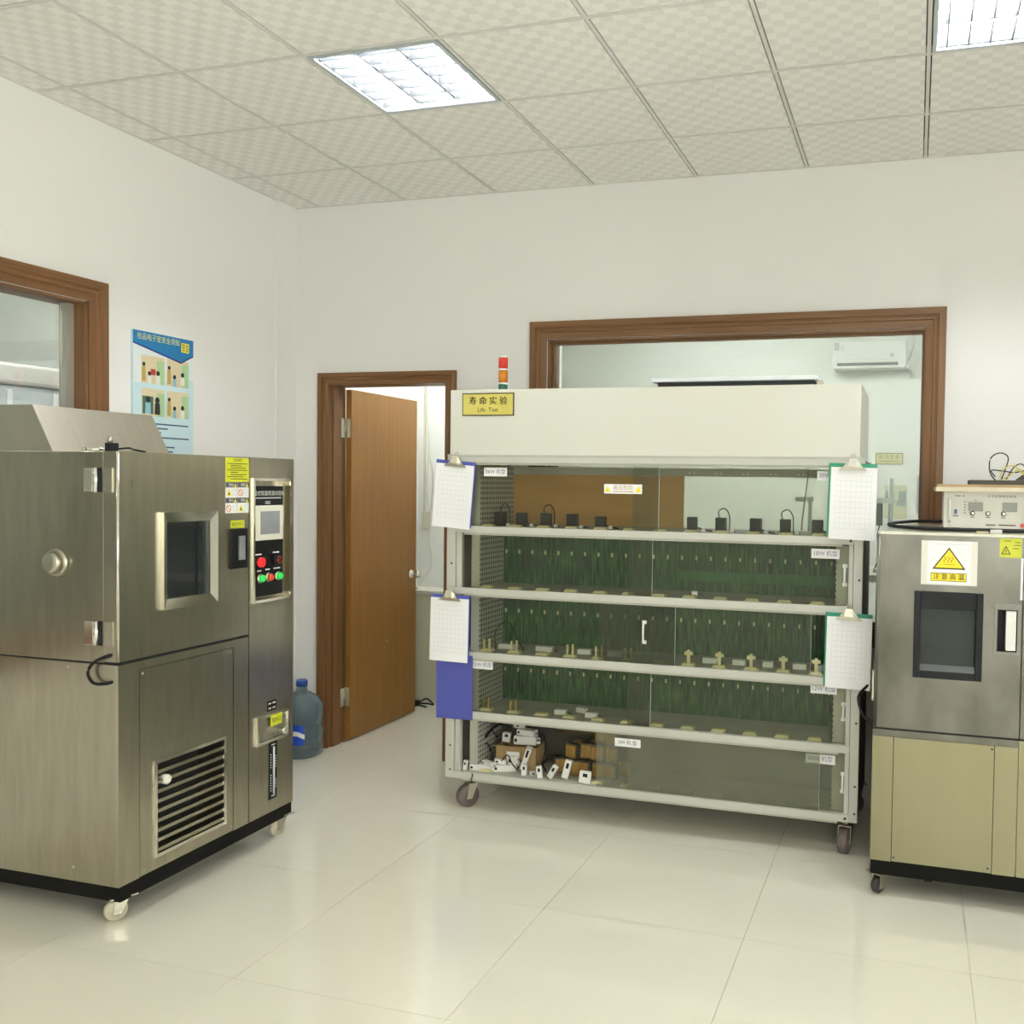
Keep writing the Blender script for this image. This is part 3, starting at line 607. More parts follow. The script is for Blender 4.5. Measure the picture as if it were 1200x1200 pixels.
# stickers
st = decal('sticker', yellow_m, cd, TX, -1.696, -1.552, 1.674, 1.778, 0, 0.001)
text('注意事项', 0.014, TX, -1.624, 1.767, inkd_m, st, w=0.0014)
lines(st, TX, 0, 0, [(1.753 - 0.0095 * k, -1.686 + (0.02 if k % 3 else 0), (-1.56, -1.60, -1.575, -1.565, -1.62, -1.57, -1.59, -1.562)[k]) for k in range(8)], inkd_m, 0.003)
dkst = mat('sticker_header_grey', (0.10, 0.10, 0.12), 0.5)
for a in (0, 1):
    for b in (0, 1):
        u, v = -1.696 + 0.073 * a, 1.606 - 0.067 * b
        q = decal('warning_sticker', white_m, cd, TX, u, u + 0.070, v, v + 0.064)
        decal('header', dkst, q, TX, u, u + 0.070, v + 0.044, v + 0.064, 0.001, 0.0014)
        text('警告', 0.014, TX, u + 0.034, v + 0.054, white_m, q, w=0.0018)
        MB(TX).prism([(u + 0.050, v + 0.046), (u + 0.066, v + 0.046), (u + 0.058, v + 0.062)], 0.0014, 0.0018).build('mini_triangle', yelloww_m, q)
        if (a + b) % 2 == 0:
            MB(TX).prism([(u + 0.006, v + 0.008), (u + 0.034, v + 0.008), (u + 0.020, v + 0.036)], 0.001, 0.0014).build('triangle', yelloww_m, q)
            MB(TX).prism([(u + 0.015, v + 0.012), (u + 0.025, v + 0.012), (u + 0.020, v + 0.026)], 0.0014, 0.0018).build('triangle_mark', inkd_m, q)
        else:
            rg = MB(TX)
            for i in range(16):
                a0, a1 = 2 * math.pi * i / 16, 2 * math.pi * (i + 1) / 16; cx, cy = u + 0.019, v + 0.021
                rg.prism([(cx + 0.015 * math.cos(a0), cy + 0.015 * math.sin(a0)), (cx + 0.015 * math.cos(a1), cy + 0.015 * math.sin(a1)), (cx + 0.012 * math.cos(a1), cy + 0.012 * math.sin(a1)), (cx + 0.012 * math.cos(a0), cy + 0.012 * math.sin(a0))], 0.001, 0.0014)
            rg.prism([(cx - 0.010, cy + 0.008), (cx - 0.008, cy + 0.010), (cx + 0.010, cy - 0.008), (cx + 0.008, cy - 0.010)], 0.0014, 0.0016)
            rg.build('prohibition_ring', redb_m, q)
        lines(q, TX, 0, 0, [(v + 0.034, u + 0.040, u + 0.066), (v + 0.026, u + 0.038, u + 0.066), (v + 0.018, u + 0.040, u + 0.062), (v + 0.010, u + 0.038, u + 0.066)], ink_m, 0.003)
q = decal('sticker', yellow_m, cd, TX, -1.665, -1.582, 1.474, 1.507); text('请勿开门', 0.018, TX, -1.6235, 1.490, inkd_m, q, w=0.0014)
hl = MB(TX).box(-1.671, -1.571, 1.298, 1.470, 0, 0.012).build('door_latch', black_m, cd, 0.002)
MB(TX).box(-1.640, -1.590, 1.330, 1.445, 0.0121, 0.014).build('latch_recess', dark_m, hl); MB(TX).box(-1.634, -1.598, 1.335, 1.440, 0.014, 0.022).build('latch_lever', screen_m, hl, 0.002)
# side details: hinges, cable port, seam, cable, screws
for zc in (1.676, 1.104):
    hb = MB(TS).box(0.613, 0.655, zc - 0.045, zc + 0.045, -0.003, 0.012).build('door_hinge', polish_m, lc, 0.002)
    MB(TS).lathe([(0.010, zc - 0.045), (0.010, zc + 0.045)], (0.667, 0, 0.008), 'y', 12).build('hinge_pin', chrome_m, hb)
    MB(TS).box(0.694, 0.738, zc - 0.045, zc + 0.045, 0, 0.006).build('hinge_leaf', zinc_m, hb)
    MB(TS).box(0.676, 0.694, zc - 0.045, zc + 0.045, 0, 0.010).build('hinge_knuckle', charcoal_m, hb)
pt = MB(TS).lathe([(0.054, -0.003), (0.054, 0.008), (0.047, 0.014)], (0.473, 1.362, 0), n=24).build('cable_port', zinc_m, lc)
MB(TS).lathe([(0.040, 0.014), (0.040, 0.030), (0.034, 0.036), (0.012, 0.036)], (0.473, 1.362, 0), n=24).build('port_plug', zinc_m, pt)
MB().tube([(0.730, LN + 0.03, 1.025), (0.72, LN - 0.012, 1.022), (0.665, LN - 0.02, 0.995), (0.640, LN - 0.02, 0.955), (0.665, LN - 0.02, 0.92), (0.71, LN - 0.012, 0.918), (0.745, LN + 0.012, 0.928)], 0.006, 8).build('door_cable', black_m, lc)
for u, v in ((0.524, 0.968), (0.545, 0.202)): screw(lower, TS, u, v)
bx('side_seam', dark_m, lc, -0.12, 0.694, LN + 0.0035, LN + 0.02, SEAM - 0.0055, SEAM - 0.0005)
bx('door_seam', dark_m, lc, 0.5, LX - 0.004, LN + 0.004, PY, SEAM - 0.0055, SEAM + 0.0055)
bx('plinth', plinth_m, lc, -0.10, LX - 0.004, LN + 0.01, LF - 0.005, 0.090, 0.150)
bx('underside_tray', plinth_m, lc, -0.05, LX - 0.10, LN + 0.1, LF - 0.15, 0.05, 0.09)
caster(lc, 0.700, -2.205, 0.041, 0.098, wheelw_m, math.radians(60))
caster(lc, 0.715, -1.300, 0.041, 0.098, wheelw_m, math.radians(75)); caster(lc, -0.05, -2.18, 0.041, 0.098, wheelw_m, 0.4); caster(lc, -0.05, -1.31, 0.041, 0.098, wheelw_m, 0.2)
# sloping condenser cover on top
tc_ = MB(); yb0, yb1, zt = LN + 0.02, -1.650, 1.962
tc_.hexa([(-0.12, yb0, LT), (0.430, yb0, LT), (0.430, yb1, LT), (-0.12, yb1, LT), (-0.12, yb0, zt), (0.330, yb0, zt), (0.330, yb1, zt), (-0.12, yb1, zt)])
tc_.build('top_cover', mat('cover_steel', (0.47, 0.435, 0.36), 0.36, 1.0, col2=(0.51, 0.475, 0.395), nscale=(6, 90, 6)), lc, 0.002)
MB().lathe([(0.045, LT), (0.045, LT + 0.014), (0.04, LT + 0.016)], (0.57, -2.17, 0), n=18).build('top_cap', polish_m, lc)
# things on the chamber's top
kc = thing('metal_clamp', 'small dark metal clamp with wire lying on the left chamber top', 'clamp', (0.66, -2.18, LT))
MB().box(-0.012, 0.012, -0.022, 0.022, 0, 0.034).build('jaw', charcoal_m, kc, 0.003, local=True)
MB().lathe([(0.009, 0.034), (0.012, 0.046), (0.006, 0.058)], (0, -0.008, 0), n=12).build('screw_knob', zinc_m, kc, local=True)
MB().tube([(0, 0.015, 0.010), (0.03, 0.05, 0.016), (0.01, 0.09, 0.012), (0.03, 0.13, 0.004)], 0.004, 6).build('wire', black_m, kc, local=True)

# ================================================================== POSTER ON THE LEFT WALL
TW = T_right(XL)
ps = thing('safety_poster', 'blue and white safety poster with four cartoon pictures on the left wall', 'poster', (XL, -1.065, 1.8))
pw = 0.012; y0, y1, z0, z1 = -1.268, -0.868, 1.770, 2.424
MB(TW).box(y0, y1, z0, z1, 0.001, pw).build('board', mat('poster_pale_blue', (0.56, 0.74, 0.80), 0.3, col2=(0.62, 0.78, 0.82), nscale=(2, 2, 2)), ps)
MB(TW).prism([(y0, 2.16), (y1, 2.21), (y1, 2.345), (-0.955, 2.30), (y0, 2.36)], pw, pw + 0.0005).build('white_field', mat('poster_white', (0.76, 0.82, 0.83), 0.3), ps)
hd = MB(TW).prism([(y0, 2.365), (-0.955, 2.300), (y1, 2.345), (y1, z1), (y0, z1)], pw + 0.0005, pw + 0.001).build('header', mat('poster_blue', (0.008, 0.20, 0.48), 0.3), ps)
MB(TW).prism([(y0, 2.365), (y0, 2.357), (-0.955, 2.291), (y1, 2.337), (y1, 2.345), (-0.955, 2.300)], pw + 0.0005, pw + 0.0012).build('header_edge', mat('poster_navy', (0.02, 0.03, 0.25), 0.3), ps)
text('检品电子室安全须知', 0.036, TW, -1.103, 2.395, mat('poster_yellow', (0.80, 0.78, 0.10), 0.4), ps, sx=0.86, w=pw + 0.0014)
MB(TW).box(-0.953, -0.898, 2.352, 2.402, pw + 0.001, pw + 0.0014).build('badge', mat('poster_yellow', (0.80, 0.78, 0.10), 0.4), ps)
lines(ps, TW, 0, 0, [(2.392, -0.946, -0.929), (2.378, -0.946, -0.929), (2.364, -0.946, -0.929), (2.388, -0.921, -0.904), (2.374, -0.921, -0.904), (2.362, -0.921, -0.904)], mat('poster_ochre', (0.50, 0.30, 0.03), 0.5), 0.009, pw + 0.002, 'badge_marks')
pc = mat('picture_cream', (0.72, 0.62, 0.42), 0.4); pg = mat('picture_green', (0.42, 0.62, 0.34), 0.4); po_ = mat('picture_ochre', (0.55, 0.38, 0.10), 0.4); pgd = mat('picture_dark_green', (0.06, 0.16, 0.12), 0.4)
pbl = mat('picture_blue', (0.30, 0.52, 0.62), 0.4); pred = mat('picture_red', (0.50, 0.05, 0.03), 0.4)
def figure(q, u, v, s, body):
    MB(TW).prism([(u - 0.014 * s, v), (u + 0.014 * s, v), (u + 0.012 * s, v + 0.045 * s), (u - 0.012 * s, v + 0.045 * s)], pw + 0.0015, pw + 0.002).build('figure_body', body, q)
    MB(TW).prism([(u + 0.012 * s * math.cos(k * 0.7854), v + 0.056 * s + 0.013 * s * math.sin(k * 0.7854)) for k in range(8)], pw + 0.0015, pw + 0.0021).build('figure_head', inkd_m, q)
for k, (u, v) in enumerate(((-1.215, 2.165), (-1.050, 2.165), (-1.215, 2.000), (-1.050, 2.000))):
    q = MB(TW).box(u, u + 0.148, v, v + 0.140, pw + 0.0006, pw + 0.001).build('picture', pc, ps)
    MB(TW).box(u + 0.100, u + 0.148, v, v + 0.12, pw + 0.001, pw + 0.0015).build('picture_patch', pg, q)
    if k == 2:
        MB(TW).box(u + 0.006, u + 0.075, v + 0.01, v + 0.10, pw + 0.001, pw + 0.0014).build('picture_patch', pgd, q)
        figure(q, u + 0.040, v + 0.01, 1.3, pbl); figure(q, u + 0.100, v + 0.01, 1.3, inkd_m)
    else:
        MB(TW).box(u + 0.002, u + 0.026, v + 0.01, v + 0.07, pw + 0.001, pw + 0.0014).build('picture_patch', po_, q)
        figure(q, u + 0.014, v + 0.05, 0.8, po_); figure(q, u + 0.050, v, 0.9, white_m if k == 0 else pbl); figure(q, u + 0.105, v + (0.0 if k != 1 else 0.01), 1.0, white_m)
        if k == 0: MB(TW).box(u + 0.058, u + 0.088, v + 0.045, v + 0.075, pw + 0.0016, pw + 0.0022).build('picture_patch', pred, q)
lines(ps, TW, 0, 0, [(1.985, -1.215, -1.14)], blue_m, 0.010, pw + 0.0012, 'heading_line')
lines(ps, TW, 0, 0, [(1.962, -1.20, -0.905), (1.940, -1.215, -1.045), (1.917, -1.20, -1.09), (1.893, -1.20, -0.90), (1.868, -1.20, -1.10), (1.845, -1.215, -1.00), (1.822, -1.20, -1.01), (1.79, -1.20, -0.985)], mat('poster_text', (0.04, 0.09, 0.18), 0.5), 0.007, pw + 0.0012, 'text_lines')

# ================================================================== WATER BOTTLES
def bottle(loc, label, cap):
    t = thing('water_bottle', label, 'water bottle', loc, (0, 0, 0.6), 'big water bottles by the door')
    R = 0.125
    pr = [(0.105, 0.0), (R - 0.004, 0.012), (R, 0.03), (R, 0.075), (R - 0.008, 0.085), (R, 0.095), (R, 0.16), (R - 0.008, 0.17), (R - 0.008, 0.20), (R, 0.21), (R, 0.29), (R - 0.006, 0.315), (0.09, 0.36), (0.05, 0.385), (0.032, 0.395), (0.030, 0.44)]
    MB().lathe(pr, n=30).build('bottle_body', bottle_m, t, local=True)
    b = MB().lathe([(0.034, 0.425), (0.034, 0.455), (0.030, 0.462)], n=20).build('cap', mat('bottle_cap_blue', (0.03, 0.09, 0.36), 0.4), t, local=True)
    lab = MB(); n = 10
    for i in range(n):
        a0, a1 = -2.5 + 1.1 * i / n, -2.5 + 1.1 * (i + 1) / n; r = R + 0.0015
        lab.face([(r * math.cos(a0), r * math.sin(a0), 0.09), (r * math.cos(a1), r * math.sin(a1), 0.09), (r * math.cos(a1), r * math.sin(a1), 0.21), (r * math.cos(a0), r * math.sin(a0), 0.21)])
    lo = lab.build('wrap_label', mat('bottle_label_blue', (0.012, 0.07, 0.50), 0.35), t, local=True)
    sw = MB()
    for i in range(n):
        a0, a1 = -2.5 + 1.1 * i / n, -2.5 + 1.1 * (i + 1) / n; r = R + 0.0025; q = lambda a: 0.135 + 0.012 * math.sin(a * 6)
        sw.face([(r * math.cos(a0), r * math.sin(a0), q(a0)), (r * math.cos(a1), r * math.sin(a1), q(a1)), (r * math.cos(a1), r * math.sin(a1), q(a1) + 0.028), (r * math.cos(a0), r * math.sin(a0), q(a0) + 0.028)])
    sw.build('label_swirl', white_m, lo, local=True)
    return t
bottle((0.005, -0.165, 0), 'clear blue water bottle with blue cap, the one touching the door frame', True)
bottle((-0.02, -0.44, 0), 'clear blue water bottle mostly hidden behind the left steel chamber', True)

# ================================================================== ROOM BEHIND THE DOOR: low cabinet, conduit, plug
lcab = thing('low_cabinet', 'cream low cabinet against the wall behind the open door', 'cabinet', (0.5, 1.37, 0))
bx('cabinet_body', mat('cabinet_beige', (0.60, 0.57, 0.42), 0.5), lcab, -0.16, 0.91, 1.26, 1.495, 0.0, 0.835)
bx('cabinet_top', cream_m, lcab, -0.17, 0.92, 1.245, 1.497, 0.835, 0.86, 0.002)
bx('cabinet_door', mat('cabinet_beige', (0.60, 0.57, 0.42), 0.5), lcab, -0.15, 0.46, 1.252, 1.26, 0.04, 0.81); bx('cabinet_door', MATS['cabinet_beige'], lcab, 0.475, 0.90, 1.252, 1.26, 0.04, 0.81)
MB().lathe([(0.03, 0.860), (0.03, 0.864), (0.022, 0.866)], (-0.105, 1.33, 0), n=14).build('cable_grommet', black_m, lcab)
cdt = thing('wall_conduit', 'beige cable conduit with switch box on the wall behind the door', 'conduit', (-0.1, 1.49, 0.9))
bx('trunking', mat('conduit_beige', (0.66, 0.62, 0.48), 0.5), cdt, -0.118, -0.104, 1.486, 1.4995, 1.45, 3.2)
bx('switch_box', MATS['conduit_beige'], cdt, -0.122, -0.062, 1.470, 1.4995, 1.315, 1.45, 0.003)
MB().tube([(-0.085, 1.488, 3.1), (-0.095, 1.488, 2.3), (-0.07, 1.486, 2.0), (-0.085, 1.486, 1.7), (-0.075, 1.484, 1.5)], 0.004).build('cable', cream_m, cdt)
MB().tube([(-0.07, 1.482, 1.9), (-0.035, 1.482, 1.7), (-0.06, 1.482, 1.3), (-0.03, 1.482, 1.05), (-0.08, 1.45, 0.93), (-0.105, 1.34, 0.866)], 0.004).build('cable', cream_m, cdt)
pg_ = thing('power_plug', 'black plug and coiled cable on the floor behind the door', 'plug', (0.03, 1.16, 0))
MB().box(-0.06, 0.01, -0.03, 0.03, 0, 0.04).build('plug_body', black_m, pg_, 0.006, local=True)
MB().tube([(0.01, 0, 0.02), (0.08, 0.0, 0.06), (0.12, 0.03, 0.012), (0.05, 0.06, 0.008), (-0.02, 0.02, 0.008), (0.10, -0.04, 0.008)], 0.006).build('plug_cable', black_m, pg_, local=True)

# ================================================================== LIFE TEST RACK
RX0, RX1, RY, RB = 1.285, 3.368, -0.72, -0.05
TR = T_front(RY)
rk = thing('life_test_rack', 'wide wheeled life test rack with five glazed shelves and cream hood', 'test rack', (2.33, -0.4, 0))
RZ = [0.162, 0.478, 0.786, 1.114, 1.430, 1.786]        # undersides of the front rails
RH = 0.034
for x0, x1 in ((RX0, RX0 + 0.045), (RX1 - 0.040, RX1)):
    p = bx('front_post', rack_m, rk, x0, x1, RY, RY + 0.045, 0.162, 1.82, 0.002)
    for z in (1.58, 1.27, 0.95, 0.62, 0.33, 0.205): screw(p, TR, (x0 + x1) / 2 + 0.006, z, 0.005, black_m)
bx('post_inner', rack_m, rk, RX0 + 0.048, RX0 + 0.075, RY + 0.018, RY + 0.045, 0.196, 1.786); bx('post_inner', rack_m, rk, RX1 - 0.062, RX1 - 0.043, RY + 0.012, RY + 0.045, 0.196, 1.786)
for x0, x1 in ((RX0, RX0 + 0.045), (RX1 - 0.045, RX1)): bx('rear_post', rackd_m, rk, x0, x1, RB - 0.045, RB, 0.162, 1.82)
bx('side_panel', rackd_m, rk, RX0, RX0 + 0.006, RY + 0.046, RB - 0.046, 0.17, 1.81); bx('side_panel', rackside_m, rk, RX1 - 0.006, RX1, RY + 0.046, RB - 0.046, 0.17, 1.81)
bx('back_panel', rackd_m, rk, RX0 + 0.046, RX1 - 0.046, RB - 0.005, RB, 0.17, 1.44)
IX0, IX1, YP = 1.446, 3.224, -0.38           # compartment interior
for k, z in enumerate(RZ):
    a, b = (RX0 + 0.0455, RX1 - 0.0405)
    r = bx('shelf_rail', rack_m, rk, a, b, RY, RY + 0.016, z, z + RH, 0.002)
    bx('rail_groove', rackd_m, r, a + 0.05, b - 0.05, RY + 0.004, RY + 0.045, z - 0.010, z - 0.0005)
    if k in (0, 4): 
        for x in (RX1 - 0.055,): screw(r, TR, x, z + 0.017, 0.006, black_m)
    if k < 5:
        bx('shelf', shelf_m, rk, RX0 + 0.05, RX1 - 0.05, RY + 0.017, (YP if k < 4 else -0.22), z + 0.004, z + 0.032)
    else:
        bx('shelf', rackd_m, rk, RX0 + 0.05, RX1 - 0.05, RY + 0.017, RB - 0.006, z + 0.004, z + 0.032)
# compartment walls
ROWS = [(RZ[k] + RH, RZ[k + 1] - 0.010) for k in range(5)]      # 0 bottom .. 4 top
for k, (z0, z1) in enumerate(ROWS):
    yb = YP if k < 4 else -0.25
    z0 -= 0.002
    bx('perforated_side', perf_m, rk, IX0 - 0.004, IX0, RY + 0.06, yb - 0.004, z0, z1)
    bx('inner_jamb', rackd_m, rk, 1.395, IX0 - 0.005, RY + 0.060, RY + 0.066, z0, z1)
    bx('inner_jamb', rackd_m, rk, IX1 + 0.024, 3.308, RY + 0.060, RY + 0.066, z0, z1)
    bx('perforated_side', perf_m, rk, IX1 + 0.02, IX1 + 0.024, RY + 0.06, yb - 0.004, z0, z1)
    if k < 4:
        pb = bx('circuit_board', pcb_m if k else mat('board_back_grey', (0.07, 0.07, 0.055), 0.6, col2=(0.12, 0.12, 0.095), nscale=(5, 5, 5)), rk, IX0 + 0.001, IX1 + 0.019, yb - 0.003, yb, z0, z1)
        if k:
            sk = MB()
            zc = z0 + (z1 - z0) * 0.62
            for i in range(24):
                x = IX0 + 0.02 + i * 0.0755
                sk.box(x - 0.004, x + 0.004, yb - 0.012, yb - 0.003, zc - 0.010, zc + 0.010)
            tag(sk.build('socket_row', pad_m, pb), 'row of tiny yellow sockets', kind='stuff')
            wr = MB()
            for i in range(46):
                x = IX0 + 0.02 + random.random() * 1.72; l = 0.03 + random.random() * 0.09; zz = z0 + 0.02 + random.random() * (z1 - z0 - 0.15)
                wr.box(x - 0.0012, x + 0.0012, yb - 0.006, yb - 0.003, zz, zz + l)
            tag(wr.build('loose_wires', charcoal_m, pb), 'fine dark wires', kind='stuff')
            if k == 3: bx('green_strip', mat('strip_green', (0.020, 0.10, 0.028), 0.4, col2=(0.035, 0.17, 0.045), nscale=(40, 1, 8)), pb, 2.43, IX1 + 0.01, yb - 0.008, yb - 0.003, z0 + 0.055, z0 + 0.105)
    else:      # top shelf: plywood back with an opening to the window on its right half
        ox0, ox1, oz0, oz1 = 2.420, 3.20, z0, 1.735
        pl_ = MB(); pl_.box(IX0, ox0, yb - 0.008, yb, z0, oz1)
        tag(pl_.build('plywood_back', ply_m, rk), 'brown plywood back board')
        br_ = bx('top_strip', rackd_m, rk, IX0, IX1 + 0.019, yb - 0.012, yb, oz1, z1)
        for i in range(5):
            for d in (0, 0.026):
                x = 2.45 + i * 0.142 + d
                MB(T_front(yb - 0.012)).lathe([(0.005, 0), (0.005, 0.002)], (x, 1.750, 0), n=8).build('eyelet', white_m, br_)
        MB().tube([(3.085, yb - 0.2, 1.775), (3.085, yb - 0.2, 1.73), (3.070, yb - 0.2, 1.60), (3.058, yb - 0.2, 1.478)], 0.0035).build('hanging_cord', card_m, rk)
# sliding glass panes (rear track first), labels, handles
def label_plate(pane, u, v, txt, w, h, y, purple=True):
    T = T_front(y); q = MB(T).box(u, u + w, v, v + h, 0, 0.001).build('label_plate', paper_m, pane)
    text(txt, h * 0.62, T, u + w / 2, v + h * 0.5, purple_m if purple else inkd_m, q, w=0.0014, sx=0.95)
    return q
def handle(pane, x, z0, z1, y):
    T = T_front(y)
    m = MB(T).box(x - 0.011, x + 0.011, z0, z0 + 0.016, 0, 0.006).box(x - 0.011, x + 0.011, z1 - 0.016, z1, 0, 0.006)
    m.tube([(x, z0 + 0.008, 0.006), (x, z0 + 0.02, 0.022), (x, (z0 + z1) / 2, 0.026), (x, z1 - 0.02, 0.022), (x, z1 - 0.008, 0.006)], 0.005)
    m.build('pull_handle', white_m, pane)
YA, YB = RY + 0.022, RY + 0.036
SPAN = [((2.104, 3.192), (2.262, 3.306)), ((1.365, 2.377), (2.256, 3.306)), ((1.47, 2.495), (2.104, 3.14)), ((1.365, 2.376), (2.252, 3.306)), ((1.365, 2.404), (2.268, 3.306))]
panes = []
for k, (z0, z1) in enumerate(ROWS):
    (a, b), (c, d) = SPAN[k]
    gm = dustglass_m if k == 0 else rackglass_m
    pa = bx('glass_pane', gm, rk, a, b, YA, YA + 0.004, z0 - 0.001, z1)
    pb = bx('glass_pane', gm if k == 0 else rackglassb_m, rk, c, d, YB, YB + 0.004, z0 - 0.001, z1)
    panes.append((pa, pb))
    for o, (e, f), y in ((pa, (a, b), YA), (pb, (c, d), YB)):
        bx('glass_edge', mat('glass_edge_green', (0.45, 0.52, 0.45), 0.2), o, f - 0.0005, f + 0.0015, y, y + 0.004, z0 - 0.001, z1)
label_plate(panes[4][0], 1.480, 1.719, '36W 机型', 0.128, 0.044, YA)
label_plate(panes[4][1], 3.154, 1.719, '30W 机型', 0.128, 0.044, YB)
label_plate(panes[3][1], 3.134, 1.361, '18W 机型', 0.128, 0.044, YB)
label_plate(panes[1][0], 1.415, 0.732, '7.5W 机型', 0.124, 0.042, YA)
label_plate(panes[1][1], 3.143, 0.736, '12W 机型', 0.120, 0.044, YB)
label_plate(panes[0][0], 2.199, 0.404, '3W 机 型', 0.132, 0.040, YA, False)
label_plate(panes[0][1], 3.126, 0.410, '60W 机型', 0.136, 0.044, YB)
handle(panes[2][1], 2.343, 0.917, 1.030, YB - 0.016); handle(panes[3][1], 3.288, 1.237, 1.338, YB); handle(panes[1][1], 3.295, 0.618, 0.704, YB); handle(panes[0][1], 3.298, 0.285, 0.383, YB)
Tq = T_front(YA); q = MB(Tq).box(2.126, 2.320, 1.642, 1.688, 0, 0.001).build('warning_label', paper_m, panes[4][0])
for x in (2.130, 2.286): 
    MB(Tq).prism([(x, 1.650), (x + 0.030, 1.650), (x + 0.015, 1.680)], 0.001, 0.0014).build('triangle', yelloww_m, q)
text('高压危险', 0.026, Tq, 2.223, 1.670, mat('label_orange', (0.55, 0.30, 0.10), 0.6), q, w=0.0014); lines(q, Tq, 0, 0, [(1.652, 2.17, 2.275)], mat('label_orange', (0.55, 0.30, 0.10), 0.6), 0.004)
# yellow terminal pads on each shelf edge, with clamps on the third and fourth shelves
PADX = [1.485 + 0.1526 * k for k in range(12)]
padp = clampp = None
for k, (z0, z1) in enumerate(ROWS):
    zs = RZ[k] + 0.032
    for i, x in enumerate(PADX):
        if k == 0 and i in (1, 2, 3): continue
        loc = Vector((x, RY + 0.068, zs)) - wloc(rk)
        if padp is None:
            padp = MB().hexa([(-0.034, -0.020, 0), (0.034, -0.020, 0), (0.034, 0.020, 0), (-0.034, 0.020, 0), (-0.026, -0.015, 0.012), (0.026, -0.015, 0.012), (0.026, 0.015, 0.012), (-0.026, 0.015, 0.012)]).build('terminal_pad', pad_m, rk, local=True)
            padp.location = loc; po2 = padp
        else: po2 = share(padp, 'terminal_pad', rk, loc)
        if (k == 2 and i not in (2, 6)) or (k == 1 and i in (0, 1)):
            if i < 6:
                cl = MB().box(-0.020, -0.011, -0.006, 0.006, 0.010, 0.060).box(0.009, 0.018, -0.006, 0.006, 0.010, 0.064)
            else:
                cl = MB().box(-0.007, 0.007, -0.005, 0.005, 0.010, 0.075).box(-0.020, 0.020, -0.006, 0.006, 0.050, 0.066)
            cl.build('terminal_clamp', pad_m if k == 2 else brass_m, po2, local=True)
# hood
hood = MB(); hood.box(RX0 + 0.012, RX1 - 0.022, RY + 0.004, RB + 0.02, 1.8205, 2.156)
ho = hood.build('hood', hood_m, rk, 0.003)
bx('hood_lip', rack_m, rk, RX0, RX1, RY - 0.001, RY + 0.016, 1.8205, 1.828)
TH = T_front(RY + 0.004)
sg = MB(TH).box(1.366, 1.651, 2.024, 2.138, 0, 0.004).build('sign_plate', mat('sign_black_border', (0.03, 0.025, 0.02), 0.4), rk)
MB(TH).box(1.371, 1.646, 2.029, 2.133, 0.004, 0.005).build('sign_face', signy_m, sg)
text('寿 命 实 验', 0.044, TH, 1.509, 2.096, inkd_m, sg, w=0.0056); text('寿 命 实 验', 0.044, TH, 1.5105, 2.096, inkd_m, sg, w=0.0058)
text('Life  Test', 0.030, TH, 1.509, 2.053, inkd_m, sg, w=0.0056)
lines(rk, TH, 0, 0, [(2.119, 1.304, 1.350)], ink_m, 0.006, 0.001, 'maker_mark')
# signal tower on the hood
tx, ty = 1.441, -0.40
tw = MB().lathe([(0.026, 2.156), (0.026, 2.166)], (tx, ty, 0), n=20).build('signal_tower', white_m, rk)
for (z0, z1, mm, nm) in ((2.166, 2.215, teal_m, 'green segment'), (2.225, 2.290, amber_m, 'amber segment'), (2.300, 2.358, red_m, 'red segment')):
    tag(MB().lathe([(0.025, z0), (0.025, z1)], (tx, ty, 0), n=20).build('light_segment', mm, tw), nm)
for z in (2.215, 2.290, 2.358): MB().lathe([(0.026, z), (0.026, z + 0.010)], (tx, ty, 0), n=20).build('segment_ring', white_m, tw)
# casters
for x in (1.385, 3.310):
    for y in (-0.66, -0.12): caster(rk, x, y, 0.058, 0.162, wheelr_m, math.radians(50 if x < 2 else 80) if y < -0.5 else 0.3, 0.046)
# flat panel lying on the hood
fp = thing('flat_panel', 'long flat white panel with dark underside lying on the rack hood', 'panel', (2.73, -0.42, 2.156))
MB().box(-0.375, 0.39, -0.15, 0.14, 0.0, 0.036).build('dark_base', mat('panel_base_dark', (0.02, 0.021, 0.028), 0.4), fp, local=True)
MB().box(-0.40, 0.405, -0.18, 0.16, 0.036, 0.056).build('white_lid', mat('panel_white', (0.80, 0.82, 0.84), 0.4), fp, 0.003, local=True)
MB().box(0.405, 0.432, -0.172, -0.15, 0.004, 0.030).build('end_bracket', zinc_m, fp, local=True)

